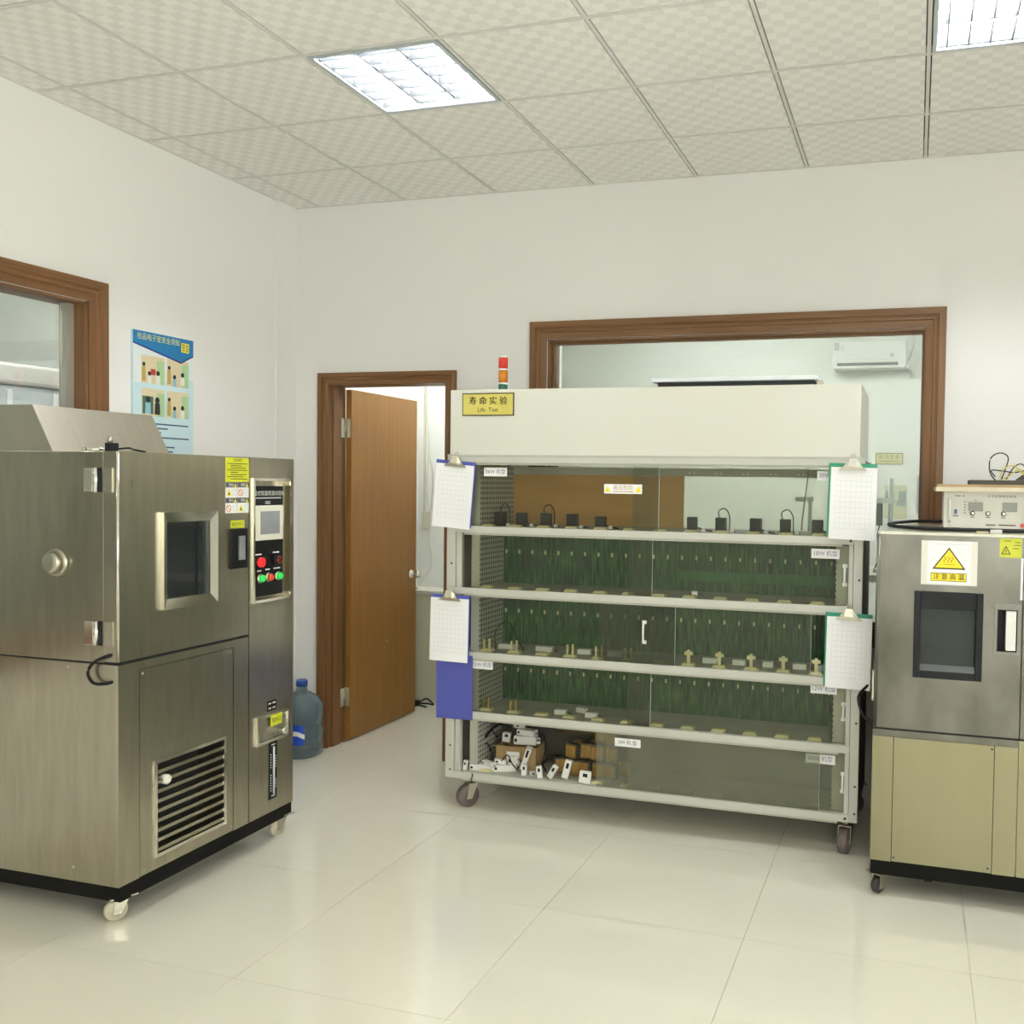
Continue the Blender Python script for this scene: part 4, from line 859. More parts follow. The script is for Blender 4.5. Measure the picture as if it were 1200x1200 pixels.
# ================================================================== CLIPBOARDS hanging on the rack posts
def clipboard(x, z, ang, board, label, w=0.222, h=0.335, papers=True, y=RY - 0.004, pdx=0.0, lever=True):
    t = thing('clipboard', label, 'clipboard', (x, y, z), (0, ang, 0), 'clipboards hanging on the life test rack')
    T = T_front(0)
    MB(T).box(-w / 2, w / 2, -h, 0, 0.003, 0.006).build('board', board, t, local=True)
    if papers:
        p = MB(T).box(-w / 2 + 0.006 + pdx, w / 2 - 0.002 + pdx, -h - 0.008, -0.018, 0.006, 0.009).build('paper_sheets', paper_m, t, local=True)
        g = MB(T)
        for k in range(11):
            v = -0.055 - k * 0.024
            g.box(-w / 2 + 0.03 + pdx, w / 2 - 0.025 + pdx, v - 0.0007, v + 0.0007, 0.009, 0.0093)
        for k in range(8):
            u = -w / 2 + 0.03 + pdx + k * (w - 0.055) / 7
            g.box(u - 0.0005, u + 0.0005, -0.295, -0.055, 0.009, 0.0093)
        g.build('table_print', ink_m, p, local=True)
    # butterfly clip: wide jaw, sloping spring housing, raised lever
    c = MB(T).hexa([(-0.062, -0.030, 0.008), (0.062, -0.030, 0.008), (0.062, -0.030, 0.018), (-0.062, -0.030, 0.018), (-0.050, -0.018, 0.006), (0.050, -0.018, 0.006), (0.050, -0.018, 0.020), (-0.050, -0.018, 0.020)])
    c.prism([(-0.044, -0.018), (0.044, -0.018), (0.016, 0.020), (-0.016, 0.020)], 0.006, 0.016)
    co = c.build('clip', zinc_m, t, local=True)
    if lever: MB(T).hexa([(-0.020, -0.012, 0.016), (0.020, -0.012, 0.016), (0.020, -0.012, 0.030), (-0.020, -0.012, 0.030), (-0.014, 0.024, 0.016), (0.014, 0.024, 0.016), (0.014, 0.024, 0.034), (-0.014, 0.024, 0.034)]).build('clip_lever', chrome_m, co, local=True)
    MB(T).tube([(-0.006, 0.018, 0.010), (-0.010, 0.034, 0.006), (0, 0.042, 0.003), (0.010, 0.034, 0.006), (0.006, 0.018, 0.010)], 0.0025).build('hanging_ring', zinc_m, co, local=True)
    return t
clipboard(1.339, 1.795, math.radians(4.5), blue_m, 'blue clipboard with paper forms, upper left of the rack beside the doorway', pdx=-0.004)
clipboard(1.322, 1.112, math.radians(1.0), blue_m, 'blue clipboard with paper forms, lower left of the rack', y=RY - 0.021, pdx=-0.004)
cb = clipboard(1.336, 0.800, math.radians(-0.5), blue_m, 'bare blue clipboard without paper, hanging below the lower left one', w=0.205, h=0.330, papers=False, y=RY - 0.001, lever=False)
clipboard(3.317, 1.797, math.radians(1.2), green_m, 'green clipboard with paper forms, upper right of the rack', pdx=0.004, w=0.212)
clipboard(3.313, 1.120, math.radians(0.8), green_m, 'green clipboard with paper forms, lower right of the rack beside the steel oven', pdx=0.002, w=0.208)

# ================================================================== THINGS ON THE RACK SHELVES
ORD = ['first', 'second', 'third', 'fourth', 'fifth', 'sixth', 'seventh', 'eighth', 'ninth', 'tenth']
Z4 = RZ[4] + 0.032
adx = [1.52, 1.64, 1.775, 1.918, 2.070, 2.545, 2.688, 2.857, 2.999, 3.150]
for i, x in enumerate(adx):
    t = thing('power_adapter', '%s black power adapter from the left on the top rack shelf' % ORD[i], 'power adapter', (x, RY + 0.135, Z4), (0, 0, (-0.2, 0.15, 0.1, -0.1, 0.05, 0.2, 0, -0.15, 0.1, 0)[i]), 'black power adapters on the top shelf')
    MB().box(-0.026, 0.026, -0.017, 0.023, 0, 0.072 if i != 4 else 0.062).build('adapter_body', black_m, t, 0.004, local=True)
    MB().box(-0.018, 0.018, -0.019, -0.017, 0.015, 0.050).build('rating_plate', charcoal_m, t, local=True)
    if i in (0, 2, 6, 8):
        MB().tube([(-0.01, 0.02, 0.06), (-0.02, 0.035, 0.10), (0.012, 0.03, 0.115), (0.035, 0.03, 0.08), (0.04, 0.02, 0.005), (0.07, 0.0, 0.005)], 0.003).build('lead', black_m, t, local=True)
    else:
        MB().tube([(0.026, 0, 0.02), (0.05, -0.005, 0.012), (0.075, 0.01, 0.006), (0.095, -0.01, 0.005)], 0.004).build('lead', black_m, t, local=True)
    MB().box(0.045, 0.064, -0.012, 0.002, 0.0, 0.016).build('plug', white_m, t, 0.002, local=True)
def driver(x, y, z, w, h, d, rz, label, group, ry=0.0, rx=0.0):
    t = thing('led_driver', label, 'driver', (x, y, z), (rx, ry, rz), group)
    MB().box(-w / 2, w / 2, -d / 2, d / 2, 0, h).build('case', white_m, t, 0.002, local=True)
    MB().box(-w / 2 - 0.004, -w / 2, -d / 4, d / 4, h * 0.25, h * 0.75).build('end_cap', charcoal_m, t, local=True)
    MB().tube([(w / 2, 0, h / 2), (w / 2 + 0.015, 0.004, h * 0.3), (w / 2 + 0.03, -0.004, 0.003)], 0.0018).build('lead', charcoal_m, t, local=True)
    return t
Z2 = RZ[2] + 0.032
dv = [(1.555, 0.09), (1.765, 0.09), (1.985, 0.07), (2.150, 0.08), (2.640, 0.075), (2.785, 0.065), (2.925, 0.05), (3.075, 0.065), (3.185, 0.05)]
for i, (x, w) in enumerate(dv):
    driver(x, RY + 0.16, Z2 + (0.0 if i < 4 else 0.0), w, 0.026, 0.03, (0.05, -0.08, 0.1, 0.2, 0.1, -0.05, 0.05, 0.15, 0)[i], '%s white driver case from the left on the middle rack shelf' % ORD[i], 'white drivers on the middle shelf')
Z1 = RZ[1] + 0.032
for i, (x, w) in enumerate(((1.875, 0.062), (1.965, 0.06), (2.045, 0.062))):
    driver(x, RY + (0.12, 0.19, 0.11)[i], Z1, w, 0.024, 0.03, (0.1, -0.3, 0.1)[i], '%s white driver case from the left on the fourth rack shelf' % ORD[i], 'white drivers on the fourth shelf')
driver(2.56, RY + 0.14, RZ[3] + 0.032, 0.03, 0.024, 0.024, 0.3, 'single white driver case on the second rack shelf', 'white drivers on the second shelf')
MB_ = MB
w1 = MB().tube([(1.505, RY + 0.12, Z2 + 0.002), (1.50, RY + 0.14, Z2 + 0.10), (1.56, RY + 0.16, Z2 + 0.14), (1.63, RY + 0.14, Z2 + 0.04), (1.67, RY + 0.12, Z2 + 0.004)], 0.003)
tag(w1.build('loose_cable', black_m), 'thin black cable arching above the left end of the middle rack shelf', 'cable')
# --- bottom shelf jumble: cardboard box, brown transformer blocks, white cases
Z0 = RZ[0] + 0.032
YJ = RY + 0.14
bxo = thing('cardboard_box', 'open brown cardboard box on the rack bottom shelf', 'cardboard box', (1.615, -0.505, Z0), (0, 0, 0.05))
m = MB(); w_, d_, h_ = 0.11, 0.075, 0.115
m.box(-w_, w_, -d_, d_, 0, 0.004).box(-w_, w_, -d_, -d_ + 0.004, 0.004, h_).box(-w_, w_, d_ - 0.004, d_, 0.004, h_).box(-w_, -w_ + 0.004, -d_ + 0.004, d_ - 0.004, 0.004, h_).box(w_ - 0.004, w_, -d_ + 0.004, d_ - 0.004, 0.004, h_)
m.build('carton', card_m, bxo, local=True)
MB().hexa([(-w_, -d_ - 0.045, h_ + 0.012), (w_, -d_ - 0.045, h_ + 0.012), (w_, -d_ - 0.045, h_ + 0.015), (-w_, -d_ - 0.045, h_ + 0.015), (-w_, -d_, h_), (w_, -d_, h_), (w_, -d_, h_ + 0.004), (-w_, -d_, h_ + 0.004)]).build('flap', card_m, bxo, local=True)
MB().box(-0.05, 0.02, -d_ - 0.001, -d_, 0.02, 0.09).build('paper_label', paper_m, bxo, local=True)
jum = [  # x, y, z, w, h, d, rz, ry, rx, words
    (1.375, -0.672, Z0, 0.020, 0.050, 0.018, 0.0, 0.10, 0, 'upright white case at the far left of the rack bottom shelf'),
    (1.470, -0.640, Z0, 0.150, 0.030, 0.040, 0.15, 0, 0, 'long white case lying in front of the cardboard box'),
    (1.445, -0.585, Z0 + 0.0, 0.120, 0.028, 0.036, -0.3, 0, 0, 'long white case lying left of the cardboard box'),
    (1.580, -0.620, Z0, 0.120, 0.034, 0.040, 0.35, 0, 0, 'slanting white case in front of the cardboard box'),
    (1.665, -0.600, Z0 + 0.008, 0.028, 0.130, 0.020, 0.1, 0.32, 0, 'tall white case leaning on the right end of the cardboard box'),
    (1.530, -0.505, Z0 + 0.118, 0.042, 0.050, 0.030, 0.2, 0.1, 0, 'small white case standing on the left end of the cardboard box'),
    (1.645, -0.505, Z0 + 0.118, 0.120, 0.044, 0.060, 0.1, 0, 0, 'wide white case on top of the cardboard box'),
    (1.650, -0.505, Z0 + 0.164, 0.100, 0.030, 0.050, -0.15, 0, 0, 'upper white case stacked on the cardboard box'),
    (1.500, -0.655, Z0 + 0.031, 0.085, 0.020, 0.030, -0.5, 0, 0, 'flat white case crossing on top of the long front one'),
    (1.548, -0.622, Z0 + 0.036, 0.060, 0.022, 0.030, 0.5, 0.2, 0, 'tilted white case against the cardboard box front, left'),
    (1.622, -0.610, Z0 + 0.036, 0.055, 0.040, 0.022, -0.15, -0.2, 0, 'stubby white case against the cardboard box front, right'),
    (1.600, -0.500, Z0 + 0.197, 0.060, 0.022, 0.030, 0.9, 0.15, 0, 'topmost white case on the cardboard box'),
    (1.705, -0.490, Z0 + 0.118, 0.026, 0.030, 0.024, 0.4, 0, 0, 'little white cube case at the right end of the cardboard box'),
    (1.750, -0.625, Z0, 0.060, 0.018, 0.026, 0.8, 0, 0, 'flat white case on the shelf between the box and transformers'),
    (1.700, -0.655, Z0, 0.026, 0.055, 0.024, 0.1, 0.05, 0, 'short white case standing right of the cardboard box'),
    (1.795, -0.668, Z0, 0.028, 0.060, 0.020, 0.2, -0.15, 0, 'left white case of a leaning pair before the brown transformers'),
    (1.845, -0.668, Z0 + 0.008, 0.028, 0.075, 0.020, -0.2, 0.55, 0, 'right white case of a leaning pair before the brown transformers'),
    (1.918, -0.645, Z0 + 0.006, 0.034, 0.095, 0.022, 0.1, 0.25, 0, 'grey-white case leaning on the brown transformers'),
    (2.035, -0.672, Z0, 0.060, 0.060, 0.024, 0.1, 0.12, 0, 'white case standing at the right end of the brown transformers'),
]
for (x, y, z, w_, h_, d_, rz, ry, rx, lab) in jum:
    t = thing('driver_case', lab, 'driver case', (x, y, z), (rx, ry, rz), 'white cases on the rack bottom shelf')
    MB().box(-w_ / 2, w_ / 2, -d_ / 2, d_ / 2, 0, h_).build('case', white_m, t, 0.002, local=True)
    if w_ > h_:
        MB().box(-w_ / 2 + 0.006, -w_ / 2 + 0.018, -d_ / 2 - 0.001, -d_ / 2, h_ * 0.3, h_ * 0.7).build('port', charcoal_m, t, local=True)
        MB().tube([(w_ / 2, 0, h_ / 2), (w_ / 2 + 0.02, -0.005, h_ * 0.5), (w_ / 2 + 0.03, -0.012, h_ * 0.2)], 0.002).build('lead', charcoal_m, t, local=True)
    else:
        MB().box(-w_ * 0.2, w_ * 0.2, -d_ / 2 - 0.001, -d_ / 2, h_ * 0.55, h_ * 0.85).build('slot', charcoal_m, t, local=True)
tr_rows = []
for r, (zz, xs, yy) in enumerate(((Z0, [1.865, 1.935, 2.005, 2.075, 2.145], -0.560), (Z0, [1.90, 1.97, 2.04, 2.11, 2.18], -0.480), (Z0 + 0.078, [1.915, 1.985, 2.055, 2.125], -0.535), (Z0 + 0.078, [1.94, 2.01, 2.08], -0.455), (Z0 + 0.156, [2.06, 2.13], -0.50))):
    for c, x in enumerate(xs):
        row = ('front bottom row', 'back bottom row', 'front upper row', 'back upper row', 'top of the pile')[r]
        t = thing('transformer', '%s brown wound transformer from the left, %s of the pile' % (ORD[c], row) if r < 4 else '%s brown wound transformer at the very top of the pile' % ('left' if c == 0 else 'right'), 'transformer', (x + random.uniform(-0.008, 0.008), yy + random.uniform(-0.014, 0.014), zz + (0.004 if r > 1 else 0)), (random.uniform(-0.05, 0.05) if r > 1 else 0, random.uniform(-0.12, 0.12) if r > 1 else 0, random.uniform(-0.35, 0.35)), 'brown transformers on the rack bottom shelf')
        MB().box(-0.030, 0.030, -0.026, 0.026, 0.004, 0.070).build('winding', trans_m, t, 0.006, local=True)
        MB().box(-0.033, 0.033, -0.016, 0.016, 0.0, 0.004).box(-0.033, 0.033, -0.016, 0.016, 0.0701, 0.076).box(-0.033, -0.030, -0.016, 0.016, 0.004, 0.0701).box(0.030, 0.033, -0.016, 0.016, 0.004, 0.0701).build('core', coilg_m, t, local=True)
tag(MB().tube([(1.50, -0.45, Z0 + 0.21), (1.46, -0.5, Z0 + 0.19), (1.455, -0.6, Z0 + 0.16)], 0.006).build('probe_lead', black_m), 'black probe lead sticking out left of the cardboard box', 'cable')
tag(MB().tube([(1.78, -0.56, Z0 + 0.004), (1.74, -0.50, Z0 + 0.02), (1.80, -0.46, Z0 + 0.06), (1.78, -0.42, Z0 + 0.01)], 0.004).build('loose_cable', black_m), 'black cable between the cardboard box and the brown transformers', 'cable')
tag(MB().lathe([(0.022, -0.20), (0.022, 0.20)], (1.98, -0.412, Z0 + 0.185), 'x', 14).build('cable_roll', mat('roll_brown', (0.16, 0.11, 0.07), 0.6)), 'long brown roll lying behind the transformers on the bottom shelf', 'roll')
for i, pts in enumerate(([(1.42, -0.60, Z0 + 0.03), (1.45, -0.58, Z0 + 0.12), (1.47, -0.56, Z0 + 0.07), (1.50, -0.62, Z0 + 0.06)], [(1.56, -0.63, Z0 + 0.05), (1.60, -0.64, Z0 + 0.09), (1.63, -0.65, Z0 + 0.05), (1.66, -0.65, Z0 + 0.02)], [(1.70, -0.48, Z0 + 0.15), (1.74, -0.50, Z0 + 0.17), (1.76, -0.52, Z0 + 0.10), (1.75, -0.55, Z0 + 0.03)], [(1.50, -0.55, Z0 + 0.15), (1.48, -0.58, Z0 + 0.20), (1.52, -0.56, Z0 + 0.22), (1.57, -0.53, Z0 + 0.20)])):
    tag(MB().tube(pts, 0.003).build('tangled_lead', charcoal_m), ('dark lead looping up at the left end of the white case heap', 'dark lead looping in front of the cardboard box', 'dark lead trailing down the right side of the cardboard box', 'dark lead curling over the top left of the cardboard box')[i], 'cable')
# dangling thread below the rack's lower rail
tag(MB().tube([(1.44, RY - 0.002, 0.196), (1.445, RY - 0.006, 0.185), (1.438, RY - 0.006, 0.165), (1.445, RY - 0.006, 0.150)], 0.0025).build('dangling_wire', charcoal_m), 'short dark wire hanging over the rack bottom rail', 'wire')

# ================================================================== RIGHT STEEL OVEN / CHAMBER
OX0, OX1, OY, OT = 3.445, 4.45, -1.08, 1.513
TO = T_front(OY)
ov = thing('steel_oven', 'worn steel test oven with black window and hot surface sign, at the right edge', 'oven', (3.95, -0.75, 0))
OD = 4.003      # door's right edge
OS = 0.700
ow = (3.600, 3.852, 0.928, 1.268)     # window opening
bx('upper_body', steelw_m, ov, OX0 + 0.002, OX1, OY + 0.055, -0.18, OS + 0.003, OT - 0.012)
dm = MB(TO)
hx0, hx1, hv0, hv1 = 3.912, 3.986, 1.048, 1.214
dm.box(OX0, ow[0], OS + 0.004, OT - 0.012, -0.052, 0).box(ow[0], ow[1], OS + 0.004, ow[2], -0.052, 0).box(ow[0], ow[1], ow[3], OT - 0.012, -0.052, 0).box(ow[1], hx0, OS + 0.004, OT - 0.012, -0.052, 0).box(hx0, hx1, OS + 0.004, hv0, -0.052, 0).box(hx0, hx1, hv1, OT - 0.012, -0.052, 0).box(hx1, OD, OS + 0.004, OT - 0.012, -0.052, 0)
od = dm.build('oven_door', steelw_m, ov)
MB(TO).lathe([(0.010, OS + 0.004), (0.010, OT - 0.012)], (OX0 + 0.006, 0, -0.008), 'y', 12).build('edge_strip', steelw_m, od)
# window: moulded black frame with deep reveal
wfm = MB(TO); a0, a1, b0, b1 = ow
fr_o = (a0 - 0.006, a1 + 0.006, b0 - 0.006, b1 + 0.006)
t_ = 0.026
wfm.box(fr_o[0], fr_o[0] + t_, fr_o[2], fr_o[3], -0.04, 0.012).box(fr_o[1] - t_, fr_o[1], fr_o[2], fr_o[3], -0.04, 0.012).box(fr_o[0] + t_, fr_o[1] - t_, fr_o[2], fr_o[2] + t_ + 0.004, -0.04, 0.012).box(fr_o[0] + t_, fr_o[1] - t_, fr_o[3] - 0.070, fr_o[3], -0.04, 0.012)
wf_o = wfm.build('window_frame', charcoal_m, od, 0.003)
MB(TO).box(a0 + 0.02, a1 - 0.02, b0 + 0.02, b1 - 0.06, -0.038, -0.034).build('window_glass', cglass_m, wf_o)
MB(TO).box(a0 + 0.022, a1 - 0.020, 1.112, 1.122, -0.10, -0.06).build('inner_tray', cream_m, wf_o)
MB(TO).hexa([(a0 + 0.02, b0 + 0.024, -0.033), (a1 - 0.02, b0 + 0.024, -0.033), (a1 - 0.02, b0 + 0.024, 0.006), (a0 + 0.02, b0 + 0.024, 0.006), (a0 + 0.02, b0 + 0.044, -0.033), (a1 - 0.02, b0 + 0.044, -0.033), (a1 - 0.02, b0 + 0.026, 0.006), (a0 + 0.02, b0 + 0.026, 0.006)]).build('frame_ledge', mat('frame_grey', (0.16, 0.165, 0.16), 0.4), wf_o)
bx('inner_cavity', mat('oven_inner', (0.10, 0.11, 0.10), 0.5, 0.5), od, a0, a1, OY + 0.16, OY + 0.165, b0, b1)
# recessed handle
hf = MB(TO)
for p in ((hx0 - 0.012, hx0, hv0 - 0.012, hv1 + 0.024), (hx1, hx1 + 0.012, hv0 - 0.012, hv1 + 0.024), (hx0, hx1, hv0 - 0.012, hv0), (hx0, hx1, hv1, hv1 + 0.024)): hf.box(*p, -0.03, 0.006)
hfo = hf.build('handle_frame', mat('handle_frame_grey', (0.22, 0.215, 0.19), 0.45, 0.4), od)
MB(TO).box(hx0, hx1, hv0, hv1, -0.05, -0.045).build('handle_recess', charcoal_m, hfo)
MB(TO).box(hx0 + 0.032, hx1 - 0.004, hv0 + 0.004, hv1 - 0.004, -0.03, 0.004).build('handle_grip', white_m, hfo, 0.002)
# hot surface sign
w0 = decal('sign_sheet', paper_m, od, TO, 3.617, 3.832, 1.302, 1.480)
decal('sheet_tape', mat('tape_pale', (0.72, 0.70, 0.62), 0.3), w0, TO, 3.617, 3.641, 1.302, 1.480, 0.001, 0.0014); decal('sheet_tape', MATS['tape_pale'], w0, TO, 3.808, 3.832, 1.302, 1.480, 0.001, 0.0014)
lines(w0, TO, 0, 0, [(1.467, 3.641, 3.806), (1.306, 3.641, 3.806)], ink_m, 0.002)
MB(TO).prism([(3.660, 1.366), (3.788, 1.366), (3.724, 1.454)], 0.001, 0.0014).build('triangle_border', mat('warning_border', (0.04, 0.025, 0.01), 0.5), w0)
MB(TO).prism([(3.670, 1.3715), (3.778, 1.3715), (3.724, 1.446)], 0.0014, 0.0018).build('triangle', yelloww_m, w0)
hs = MB(TO); och = mat('warning_mark_ochre', (0.45, 0.33, 0.02), 0.5)
for k in range(3):
    u = 3.708 + 0.014 * k
    hs.tube([(u, 1.394, 0.002), (u - 0.005, 1.400, 0.002), (u + 0.005, 1.408, 0.002), (u - 0.003, 1.416, 0.002)], 0.0014, 4, 3)
hs.box(3.702, 3.746, 1.384, 1.3865, 0.0018, 0.0022); hs.build('heat_mark', och, w0)
yb_ = decal('caption_strip', mat('warning_border', (0.04, 0.025, 0.01), 0.5), w0, TO, 3.655, 3.792, 1.317, 1.351, 0.001, 0.0014)
decal('caption_face', yelloww_m, yb_, TO, 3.657, 3.790, 1.319, 1.349, 0.0014, 0.0018)
text('注 意 高 温', 0.025, TO, 3.7235, 1.3345, MATS['warning_border'], yb_, w=0.0022); text('注 意 高 温', 0.025, TO, 3.7243, 1.3345, MATS['warning_border'], yb_, w=0.0023)
ys = decal('sticker', yellow_m, od, TO, 3.914, 3.995, 1.421, 1.497)
MB(TO).prism([(3.919, 1.434), (3.955, 1.434), (3.937, 1.468)], 0.001, 0.0014).build('triangle_border', inkd_m, ys); MB(TO).prism([(3.924, 1.437), (3.950, 1.437), (3.937, 1.461)], 0.0014, 0.0018).build('triangle', yellow_m, ys); MB(TO).box(3.9355, 3.9385, 1.441, 1.454, 0.0018, 0.0022).build('exclamation', inkd_m, ys)
lines(ys, TO, 0, 0, [(1.487, 3.93, 3.955), (1.482, 3.97, 3.99), (1.470, 3.965, 3.992), (1.458, 3.962, 3.985)], mat('olive_print', (0.25, 0.24, 0.02), 0.5), 0.004)
ov_ctl = MB(TO).box(OD + 0.004, OX1, OS + 0.004, OT - 0.012, -0.052, 0).build('control_column', steelw_m, ov)
decal('paper_note', paper_m, ov_ctl, TO, OD + 0.004, 4.08, 1.255, 1.420, 0, 0.001); decal('paper_note', paper_m, od, TO, 3.994, OD, 1.255, 1.420, 0, 0.001)
# top sheet with cream front edge
bx('top_sheet', mat('oven_top', (0.52, 0.50, 0.43), 0.35, 0.9), ov, OX0, OX1, OY - 0.002, -0.18, OT - 0.012, OT, 0.002)
bx('top_lip', cream_m, ov, OX0 + 0.01, OX1, OY - 0.004, OY - 0.002, OT - 0.012, OT - 0.001)
# lower cabinet
bx('lower_body', steely_m, ov, OX0 - 0.004, OX1, OY + 0.012, -0.18, 0.150, OS - 0.004)
MB(TO).box(OX0 - 0.004, OD, 0.668, OS - 0.004, -0.012, 0.0).build('lower_rail', steelw_m, ov)
for p in ((OX0 - 0.004, 3.524, 0.150, 0.667), (3.916, OD - 0.002, 0.150, 0.667)): MB(TO).box(*p, -0.012, -0.001).build('lower_trim', steely_m, ov)
lp = MB(TO).box(3.527, 3.913, 0.152, 0.666, -0.012, -0.002).build('lower_panel', steely_m, ov)
for u in (3.5255, 3.9145): bx('panel_seam_shade', dark_m, ov, u - 0.0022, u + 0.0022, OY + 0.0025, OY + 0.011, 0.152, 0.666)  # dark strips set in the panel gaps in place of their shade
for u, v in ((3.535, 0.168), (3.905, 0.652), (3.90, 0.17)): screw(lp, T_front(OY + 0.002), u, v, 0.004, black_m)
MB(TO).box(OD + 0.002, OX1, 0.150, OS - 0.004, -0.012, 0).build('lower_side_panel', steely_m, ov)
bx('door_gap', dark_m, ov, OX0 + 0.004, OX1 - 0.01, OY + 0.004, OY + 0.05, OS - 0.0045, OS + 0.0035)
bx('plinth', plinth_m, ov, OX0 - 0.002, OX1, OY + 0.006, -0.19, 0.090, 0.150)
for x, y in ((3.474, -1.045), (4.40, -1.03), (3.49, -0.24), (4.40, -0.24)): caster(ov, x, y, 0.034, 0.090, wheelb_m, math.radians(55) if x < 4 else 0.5)
bx('floor_bracket', black_m, ov, 3.66, 3.69, OY + 0.10, OY + 0.13, 0.045, 0.09)
bx('side_latch', zinc_m, ov, OX0 - 0.012, OX0, OY + 0.012, OY + 0.04, 0.81, 0.935, 0.002)
MB().tube([(OX0 + 0.002, OY + 0.02, OS + 0.01), (3.40, OY + 0.05, 0.735), (3.375, OY + 0.10, 0.80), (3.41, OY + 0.16, 0.84)], 0.006).build('side_cable', black_m, ov)

# ---- instrument, boards, wires on the oven
it = thing('bench_instrument', 'cream bench power instrument with two displays on the right steel oven', 'instrument', (3.95, -0.60, OT))
IY = -0.78; TI = T_front(IY); zb = OT + 0.012
bx('case', cream_m, it, 3.713, 4.16, IY + 0.004, -0.42, zb, 1.676)
fpn = bx('front_panel', mat('instrument_face', (0.72, 0.705, 0.62), 0.45), it, 3.708, 4.165, IY, IY + 0.004, zb - 0.002, 1.678)
for x in (3.76, 4.10): bx('foot', black_m, it, x - 0.02, x + 0.02, IY + 0.02, IY + 0.06, OT, zb)
for x in (3.76, 4.10): bx('foot', black_m, it, x - 0.02, x + 0.02, -0.48, -0.44, OT, zb)
MB(TI).tube([(3.732, 1.552, 0), (3.732, 1.556, 0.022), (3.732, 1.60, 0.026), (3.732, 1.644, 0.022), (3.732, 1.648, 0)], 0.006).build('side_handle', white_m, it)
MB(TI).box(3.751, 3.763, 1.582, 1.602, 0, 0.008).build('rocker_switch', mat('switch_blue', (0.10, 0.16, 0.42), 0.4), it, 0.002)
lines(fpn, TI, 0, 0, [(1.574, 3.746, 3.768), (1.660, 3.752, 3.776), (1.660, 3.784, 3.792)] + [(1.635 - 0.012 * k, 3.790, 3.797) for k in range(5)], mat('panel_print', (0.14, 0.13, 0.11), 0.6), 0.004, 0.001)
for x in (3.809, 3.946): MB(TI).box(x, x + 0.058, 1.596, 1.634, 0, 0.003).build('display', lcd_m, it, 0.001)
for x in (3.826, 3.888, 3.950):
    kn = MB(TI).lathe([(0.010, 0), (0.010, 0.006)], (x, 1.586, 0), n=16).build('knob_base', charcoal_m, it)
    MB(TI).lathe([(0.007, 0.006), (0.007, 0.018), (0.005, 0.020)], (x, 1.586, 0), n=16).build('knob', zinc_m, kn)
lines(fpn, TI, 0, 0, [(1.569, 3.818, 3.834), (1.569, 3.880, 3.896), (1.569, 3.942, 3.958), (1.641, 3.832, 3.842)], mat('panel_print', (0.14, 0.13, 0.11), 0.6), 0.003, 0.001)
text('交 流 变 频 稳 压 电 源', 0.0115, TI, 3.942, 1.660, MATS['panel_print'], fpn, w=0.001)
lines(fpn, TI, 0, 0, [(1.538, 3.880, 3.920), (1.538, 3.932, 4.0)], MATS['panel_print'], 0.005, 0.001)
for k in range(3): MB(TI).lathe([(0.007, 0), (0.007, 0.012)], (4.044, 1.628 - 0.021 * k, 0), n=12).build('terminal', mat('terminal_brown', (0.16, 0.06, 0.03), 0.4), it)
MB(TI).lathe([(0.009, 0), (0.009, 0.012)], (4.026, 1.538, 0), n=14).build('red_terminal', mat('terminal_red', (0.75, 0.10, 0.07), 0.4), it)
wbz = 1.678
wbd = thing('wooden_board', 'pale worn wooden board lying on the bench instrument', 'board', (3.92, -0.62, wbz))
MB().box(-0.248, 0.30, -0.20, 0.21, 0, 0.020).build('board_lower', mat('board_pale', (0.62, 0.54, 0.38), 0.6, col2=(0.72, 0.66, 0.52), nscale=(20, 6, 60)), wbd, 0.002, local=True)
MB().box(-0.240, 0.30, -0.14, 0.20, 0.020, 0.032).build('board_upper', mat('board_brown', (0.38, 0.25, 0.12), 0.6, col2=(0.50, 0.36, 0.19), nscale=(4, 30, 30)), wbd, 0.001, local=True)
blk = thing('circuit_tray', 'flat dark tray on the wooden board at the right edge', 'tray', (4.0, -0.60, wbz + 0.032))
MB().box(-0.182, 0.2, -0.10, 0.12, 0, 0.005).box(-0.182, 0.2, -0.10, -0.096, 0.005, 0.020).box(-0.182, 0.2, 0.116, 0.12, 0.005, 0.020).box(-0.182, -0.178, -0.096, 0.116, 0.005, 0.020).build('tray_body', mat('tray_dark', (0.06, 0.055, 0.04), 0.5), blk, local=True)
wz = wbz + 0.032 + 0.005
wv = [('black', [(-0.07, -0.085, 0.004), (-0.10, -0.07, 0.05), (-0.098, -0.06, 0.11), (-0.06, -0.05, 0.135), (-0.025, -0.05, 0.115), (-0.04, -0.05, 0.05), (-0.055, -0.06, 0.012)], black_m, 'large black wire loop rising from the dark tray'),
      ('dark', [(-0.08, -0.09, 0.030), (-0.095, -0.08, 0.058), (-0.04, -0.06, 0.055), (0.0, -0.05, 0.05), (0.05, -0.04, 0.06)], charcoal_m, 'low dark wire winding over the tray'),
      ('yellow', [(-0.06, -0.07, 0.03), (-0.04, -0.06, 0.066), (0.0, -0.05, 0.080), (0.03, -0.05, 0.05), (0.08, -0.04, 0.06)], mat('wire_yellow', (0.72, 0.62, 0.08), 0.4), 'upper yellow wire curling over the tray'),
      ('yellow', [(-0.06, -0.08, 0.015), (-0.02, -0.07, 0.035), (0.02, -0.07, 0.065), (0.05, -0.06, 0.03), (0.10, -0.06, 0.045)], mat('wire_yellow', (0.72, 0.62, 0.08), 0.4), 'lower yellow wire looping through the dark wires'),
      ('brown', [(-0.03, -0.04, 0.02), (0.0, -0.03, 0.072), (0.03, -0.03, 0.088), (0.06, -0.03, 0.07), (0.10, -0.02, 0.08)], mat('wire_brown', (0.10, 0.05, 0.02), 0.5), 'brown wire bridging above the tray')]
